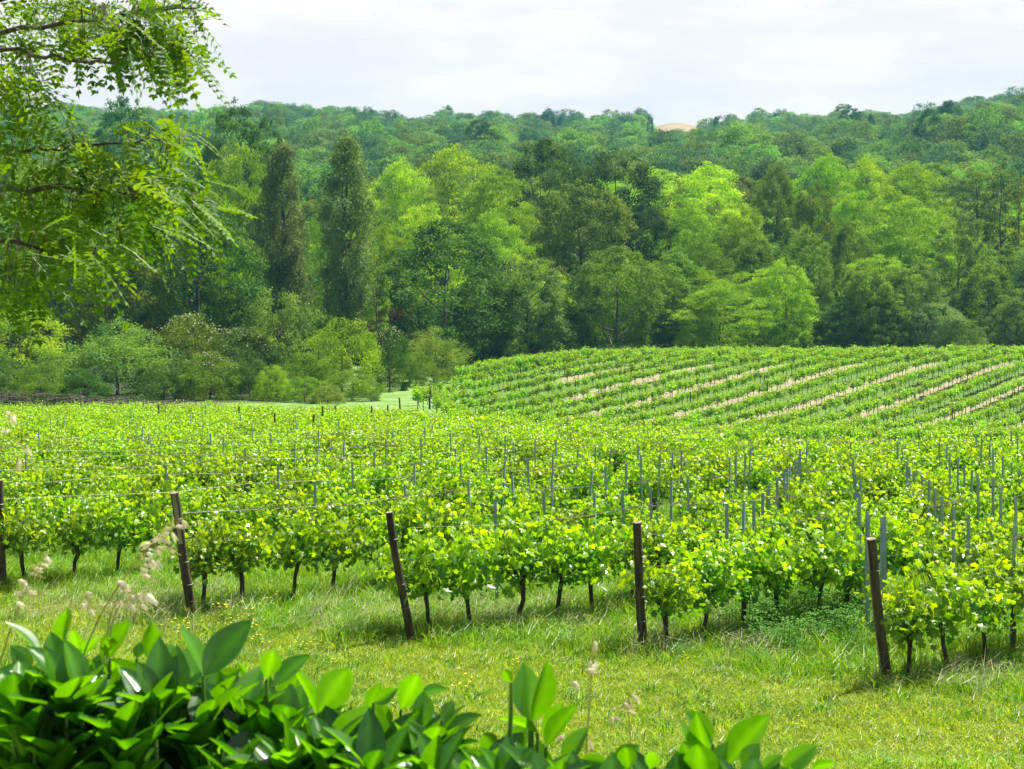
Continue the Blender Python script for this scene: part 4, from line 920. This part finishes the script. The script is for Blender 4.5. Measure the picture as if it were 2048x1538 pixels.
def shrub(name, leaves, label, dmin, dmax, x0, x1, ytop, nfill, seed):
    r = np.random.default_rng(seed); A = Acc(); S = Acc()
    cx = (x0 + x1) / 2; dm = (dmin + dmax) / 2 + .1; root = np.array([(cx - CX) / F * dm, dm, gz((cx - CX) / F * dm, dm)])
    def leaf(b, tipd, nrm, ln, wf, tn):
        fr = frames(tipd[None], nrm[None]); stamp(A, LV, LF, b[None], fr, ln, tn, SW=np.array([wf]), ST=LTN)
    def stem(b):
        s = root + np.array([(b[0] - root[0]) * .55 + r.normal(0, .04), (b[1] - root[1]) * .5, 0]); m_ = (s + b) / 2 + np.array([(b[0] - s[0]) * .25, r.normal(0, .03), 0])
        tube(S, [s, m_, b + [0, 0, -.05], b], [.009, .007, .004, .003], 5)
    for bx, by, tx, ty, wp in leaves:
        d = r.uniform(dmin, dmin + .35); B = P(bx, by, d); tilt = r.uniform(-.45, .25); lp = math.hypot(tx - bx, ty - by) / F * d
        T_ = P(tx, ty, d + lp * tilt); ax = T_ - B; ln = np.linalg.norm(ax)
        full = ln * .50; wr = wp / F * d; cosr = min(1, wr / full); wf = max(1, wr / full) if wr > full else 1.0
        an = math.acos(max(.15, cosr)) * r.choice([-1, 1])
        toc = unit(-B + np.array([0, 0, EZ])); nrm = unit(toc - ax * (toc @ ax) / ln ** 2)
        sd = np.cross(unit(ax), nrm); nrm = nrm * math.cos(an) + sd * math.sin(an)
        if nrm[2] < 0: nrm = -nrm if r.uniform() < .75 else nrm
        leaf(B, ax, nrm, ln, min(wf, 1.35), float(np.clip(r.normal(.6, .2), 0, 1))); 
        stem(B)
    for k in range(nfill):
        px = r.uniform(x0, x1); yt = np.interp(px, [a for a, b in ytop], [b for a, b in ytop]); d = r.uniform(dmin - .15, dmax)
        py = yt + r.uniform(15, 420) * (d / dmin if d > dmin else 1); B = P(px, py, d)
        if B[2] < gz(B[0], B[1]) + .1: continue
        stem(B); n = r.integers(7, 12); a0 = r.uniform(0, 6.28); up_ = unit(np.array([r.normal(0, .25), r.normal(0, .25), 1]))
        for i in range(n):
            a = a0 + i * 2.4; el = r.uniform(.35, 1.25); ax = unit(np.array([math.cos(a) * math.cos(el), math.sin(a) * math.cos(el), math.sin(el)]) + up_ * .3)
            nr = unit(np.cross(np.cross(ax, [0, 0, 1.0]), ax) + r.normal(0, .2, 3)); ln = r.uniform(.07, .115)
            leaf(B - up_ * i * .006, ax, nr, ln, r.uniform(.85, 1.05), float(np.clip(r.normal(.25, .25), 0, 1)))
    e = bpy.data.objects.new(name, None); col.objects.link(e); e.location = root; tag(e, label, 'shrub', 'laurel shrubs in the foreground')
    for nm, acc, mat in (('leaves', A, M['laurel']), ('stems', S, M['stemgreen'])):
        o = ob(nm, acc.mesh(nm, mat, True), e); o.location = -root
    return e
shrub('laurel_shrub', LL, 'big glossy laurel shrub filling the lower left corner', 2.45, 3.15, -60, 690, [(-60, 1370), (0, 1370), (300, 1380), (420, 1400), (690, 1470)], 480, 31)
shrub('laurel_shrub', LM, 'laurel shrub in the lower middle with one tall shoot', 2.35, 2.9, 640, 1300, [(640, 1460), (760, 1480), (900, 1500), (1000, 1550), (1300, 1590)], 200, 32)
shrub('laurel_shrub', LR, 'small laurel shrub low at the right of the tall shoot', 2.2, 2.6, 1240, 1640, [(1240, 1560), (1400, 1550), (1640, 1620)], 75, 33)

# ------------------------------------------------------------------ overhanging acacia tree at the upper left
def overhang():
    r = np.random.default_rng(77); Lf = Acc(); Tw = Acc(); Bk = Acc()
    tx, ty = -4.3, 6.2; root = np.array([tx, ty, gz(tx, ty)])
    tops = np.array([(0, 0, -.3), (.05, 0, 1.2), (.0, -.1, 2.6), (.15, -.1, 4.2), (.1, 0, 6.0), (.3, .1, 7.6)]) + root
    tube(Tk := Acc(), tops, [.24, .19, .17, .14, .10, .05], 12)
    br = {}
    def branch(key, pxs, start, r0):
        pts = [np.array(start)] + [P(x, y, d) for x, y, d in pxs]; pts = np.array(pts)
        t = np.linspace(0, len(pts) - 1, 26); sm = np.stack([np.interp(t, range(len(pts)), pts[:, i]) for i in range(3)], -1)
        for _ in range(3): sm[1:-1] = (sm[:-2] + sm[1:-1] * 2 + sm[2:]) / 4
        sm[1:-1] += r.normal(0, .006, (24, 3)); tube(Bk, sm, np.linspace(r0 * .34, .003, 26), 6); br[key] = sm
    def tp(zf): return root + np.array([.1, 0, zf])
    branch('a', [(-300, 120, 6.0), (0, 62, 5.7), (120, 50, 5.6), (200, 35, 5.5), (330, 20, 5.5), (400, 15, 5.5)], tp(4.4), .045)
    branch('b', [(-300, 130, 5.4), (0, 98, 5.2), (110, 113, 5.2), (190, 128, 5.2), (260, 115, 5.2), (340, 118, 5.2)], tp(4.0), .035)
    branch('c', [(-300, 420, 5.9), (0, 378, 5.6), (120, 376, 5.6), (210, 380, 5.5), (270, 393, 5.5), (350, 402, 5.5), (430, 430, 5.5)], tp(3.1), .05)
    branch('d', [(-300, 330, 6.4), (0, 310, 6.2), (80, 300, 6.1), (200, 290, 6.0), (300, 275, 6.0), (360, 290, 6.0)], tp(3.4), .04)
    branch('e', [(-300, 520, 5.2), (0, 475, 5.0), (90, 500, 5.0), (150, 508, 5.0), (210, 560, 5.0)], tp(2.7), .035)
    branch('f', [(-300, 30, 6.6), (0, 0, 6.4), (150, -30, 6.4), (300, -20, 6.3), (400, -10, 6.3)], tp(5.0), .04)
    branch('g', [(-300, 200, 6.0), (-20, 170, 5.8), (40, 180, 5.8), (80, 210, 5.8)], tp(3.7), .03)
    allb = np.concatenate(list(br.values()))
    LT = [(0, 0, 0), (-.22, .25, .04), (-.26, .6, .05), (0, 1, -.03), (.26, .6, .05), (.22, .25, .04)]; LTF = [(0, 1, 2), (0, 2, 3), (0, 3, 4), (0, 4, 5)]
    blobs = [(60,15,80,35,46),(200,25,100,38,70),(290,50,70,45,60),(365,20,32,24,12),(340,100,42,30,24),(250,78,55,22,20),(150,70,50,16,8),(60,85,60,35,22),(30,150,45,35,26),(30,205,40,28,20),(70,205,28,20,8),
             (40,285,70,30,36),(140,305,60,28,30),(290,275,60,22,26),(345,295,38,22,16),(60,365,90,45,80),(180,360,100,45,95),(300,365,70,45,70),(375,400,40,24,20),(405,430,24,16,7),(100,440,120,45,90),(250,440,70,35,50),(60,520,80,45,52),(165,515,50,45,34),(30,585,40,28,14)]
    for bx, by, rx, ry, n in blobs:
        for _ in range(int(n * (1.05 if by < 230 else .68))):
            px, py = bx + np.clip(r.normal(0, .6), -1.3, 1.3) * rx, by + np.clip(r.normal(0, .55), -1.1, 1.1) * ry; scr = np.stack([CX + F * allb[:, 0] / allb[:, 1], HZ - F * (allb[:, 2] - EZ) / allb[:, 1]], -1)
            qi = np.argmin(((scr - [px, py - 25]) ** 2).sum(1) + r.uniform(0, 900, len(allb))); q = allb[qi]; d = q[1] + r.normal(0, .22)
            b = P(px, py - 12, d)
            if np.linalg.norm(q - b) < .30 and r.uniform() < .45: tube(Tw, [q, (q + b) / 2 + [0, 0, .04], b], [.0028, .0022, .0015], 3, cap=False)
            dirn = unit(np.array([r.normal(.35, .6), r.normal(0, .6), r.normal(-.45, .45)])); ln = r.uniform(.14, .24); m_ = int(r.integers(6, 10))
            tt = np.linspace(.18, .96, m_); cur = np.array([0, 0, -.35])
            pts = b + dirn * tt[:, None] * ln + cur * (tt ** 2)[:, None] * ln
            tube(Tw, np.vstack([b, pts[m_ // 2], pts[-1]]), [.0014, .0012, .0008], 3, cap=False, m=1)
            nr = unit(np.cross(np.cross(dirn, [0, 0, 1.0]), dirn) + r.normal(0, .35, 3)); sd = np.cross(dirn, nr); sz = r.uniform(.029, .042); tn = float(np.clip(r.normal(.45, .28), 0, 1))
            for s in (-1, 1):
                ax = unit(sd * s + dirn * .35 + r.normal(0, .06, (m_, 3)) + np.array([0, 0, -.15]))
                stamp(Lf, LT, LTF, pts, frames(ax, nr + r.normal(0, .13, (m_, 3))), sz * np.linspace(1.05, .75, m_), tn)
            stamp(Lf, LT, LTF, pts[-1:], frames(unit(dirn + cur)[None], nr[None]), sz * .8, tn)
    # upper crown out of the frame, above the trunk
    e = bpy.data.objects.new('acacia_tree', None); col.objects.link(e); e.location = root
    tag(e, 'acacia tree whose branches with paired leaflets hang in from the upper left', 'tree')
    for nm, acc, mat in (('trunk', Tk, M['bark']), ('branches', Bk, M['twig']), ('twigs', Tw, [M['twig'], M['stemgreen']]), ('leaves', Lf, M['acacia'])):
        o = ob(nm, acc.mesh(nm, mat, nm in ('trunk', 'branches')), e); o.location = -root
overhang()

# ------------------------------------------------------------------ wild oats close to the camera
OV = [(0, 0, 0), (-.17, .35, .10), (0, .35, .16), (.17, .35, .10), (-.06, .8, .04), (.06, .8, .04), (0, 1.05, 0), (0, .35, -.06)]
OF = [(0, 1, 2), (0, 2, 3), (1, 4, 2), (2, 5, 3), (2, 4, 6), (2, 6, 5), (0, 3, 7), (0, 7, 1), (1, 7, 4), (3, 5, 7), (4, 7, 6), (5, 6, 7)]
def oats(label, stems, spk, seed, d=2.6):
    r = np.random.default_rng(seed); S = Acc(); KS = []
    for st in stems:
        pts = np.array([P(x, y, d + r.normal(0, .01)) for x, y in st]); b = pts[0]; g0 = np.array([b[0] - .06, b[1] + .03, gz(b[0], b[1])])
        pts = np.vstack([g0, (g0 + b) / 2 + [-.02, 0, .02], pts]); t = np.linspace(0, len(pts) - 1, 24); sm = np.stack([np.interp(t, range(len(pts)), pts[:, i]) for i in range(3)], -1)
        for _ in range(2): sm[1:-1] = (sm[:-2] + sm[1:-1] * 2 + sm[2:]) / 4
        tube(S, sm, np.linspace(.0022, .0008, 24), 5)
    nodes = np.concatenate([[P(x, y, d) for x, y in st] for st in stems])
    for x, y, an, ln in spk:
        B = P(x, y, d + r.normal(0, .03)); a = math.radians(an); ax = np.array([math.cos(a), r.normal(0, .25), -math.sin(a)])
        L_ = .88 * ln / F * d; toc = unit(np.array([0, 0, EZ]) - B)
        K = Acc(); KS.append(K)
        for s in (-.16, .16):
            stamp(K, OV, OF, B[None], frames(unit(ax + np.array([s * math.sin(a), 0, s * math.cos(a)]))[None], (toc + r.normal(0, .4, 3))[None]), L_, r.uniform(0, 1))
        q = nodes[np.argmin(((nodes - B) ** 2).sum(1))]; tube(S, [q, (q + B) / 2 + [0, 0, .012], B], .0005, 3, cap=False)
        if r.uniform() < .6: tube(S, [B, B + unit(ax) * L_ * 1.7 + r.normal(0, .004, 3)], .0004, 3, cap=False)
    root = np.array([nodes[0][0] - .06, d + .03, gz(nodes[0][0], d)])
    e = bpy.data.objects.new('wild_oat', None); col.objects.link(e); e.location = root; tag(e, label, 'grass plant', 'wild oats by the camera')
    for nm, acc, mat in [('stem', S, M['oatstem'])] + [('spikelet', K, M['oat']) for K in KS]:
        o = ob(nm, acc.mesh(nm, mat), e); o.location = -root
oats('wild oat head nodding beside the peeling wooden post', [[(120, 1420), (200, 1225), (235, 1175), (275, 1120), (310, 1080), (345, 1045), (362, 1042)]],
     [(350,1052,10,20),(363,1040,55,24),(325,1058,0,24),(340,1064,150,26),(343,1064,55,26),(322,1078,165,24),(318,1080,10,24),(332,1076,55,20),(304,1086,155,32),(310,1095,5,26),(332,1096,25,22),(305,1099,30,24),(292,1106,12,22),(286,1118,5,22),(288,1126,55,22),(296,1124,50,24),(303,1119,62,24),(313,1119,60,26),(280,1135,20,26),(284,1149,30,22),(232,1165,5,20)], 1)
oats('wild oat head with pale drooping husks left of the peeling post', [[(190, 1460), (215, 1260), (228, 1205), (250, 1180), (262, 1186)], [(222, 1230), (262, 1190), (300, 1190)]],
     [(236,1163,50,28),(243,1160,62,30),(248,1165,70,28),(240,1170,80,26),(262,1188,60,26),(274,1187,55,28),(284,1187,50,30),(293,1187,45,28),(302,1196,40,24),(280,1208,40,24),(242,1200,85,20),(256,1203,75,22),(262,1207,60,22),(170,1184,20,24),(165,1193,60,24),(163,1205,80,22),(180,1218,55,22)], 2)
oats('wild oat head low at the left edge in front of the grass', [[(-30, 1420), (20, 1260), (45, 1190), (70, 1145), (92, 1118)]],
     [(94,1112,60,24),(86,1118,20,22),(80,1127,15,24),(68,1138,8,24),(58,1146,10,22),(34,1160,25,24),(50,1165,70,20),(56,1184,0,26),(30,1186,8,22),(32,1204,40,22),(18,1245,50,30)], 3)
oats('wild oat husks high at the left edge over the far vines', [[(-60, 1300), (-30, 1050), (0, 900), (14, 850)]],
     [(28,828,100,24),(14,822,50,26),(24,835,60,20),(22,860,165,26),(60,896,140,22),(55,900,60,22),(38,915,95,40)], 4, 2.3)
oats('wild oat husks hanging over the grass right of the tall laurel shoot', [[(1170, 1560), (1175, 1450), (1182, 1380), (1186, 1290)], [(1262, 1570), (1262, 1490), (1256, 1420)]],
     [(1188,1280,85,30),(1180,1320,80,22),(1172,1340,0,26),(1182,1340,320,24),(1144,1362,50,26),(1247,1404,45,22),(1258,1398,70,22),(1246,1424,355,30),(1220,1418,0,14),(1222,1430,85,24),(1226,1434,15,22),(1262,1388,40,30),(1180,1480,80,30),(1130,1470,150,26)], 5)

# ------------------------------------------------------------------ haze
hx = 1750; zlo = float(GZ.min()) - 1; zhi = max(EZ + 10, float(GZ.max()) + 22, 115)
Vb = [(x, y, z) for z in (zlo, zhi) for x, y in ((-hx, -hx), (hx, -hx), (hx, hx), (-hx, hx))]
hm = bpy.data.materials.new('haze_air'); hm.use_nodes = True; t = hm.node_tree; t.nodes.clear()
pv = N(t, 'ShaderNodeVolumePrincipled'); pv.inputs['Color'].default_value = (.22, .66, .95, 1); pv.inputs['Density'].default_value = .00016; pv.inputs['Anisotropy'].default_value = 0.1
om = N(t, 'ShaderNodeOutputMaterial'); t.links.new(pv.outputs[0], om.inputs['Volume'])
hz = ob('haze', mk('haze', Vb, np.array([(0, 3, 2, 1), (4, 5, 6, 7), (0, 1, 5, 4), (1, 2, 6, 5), (2, 3, 7, 6), (3, 0, 4, 7)]), hm)); tag(hz, kind='stuff')
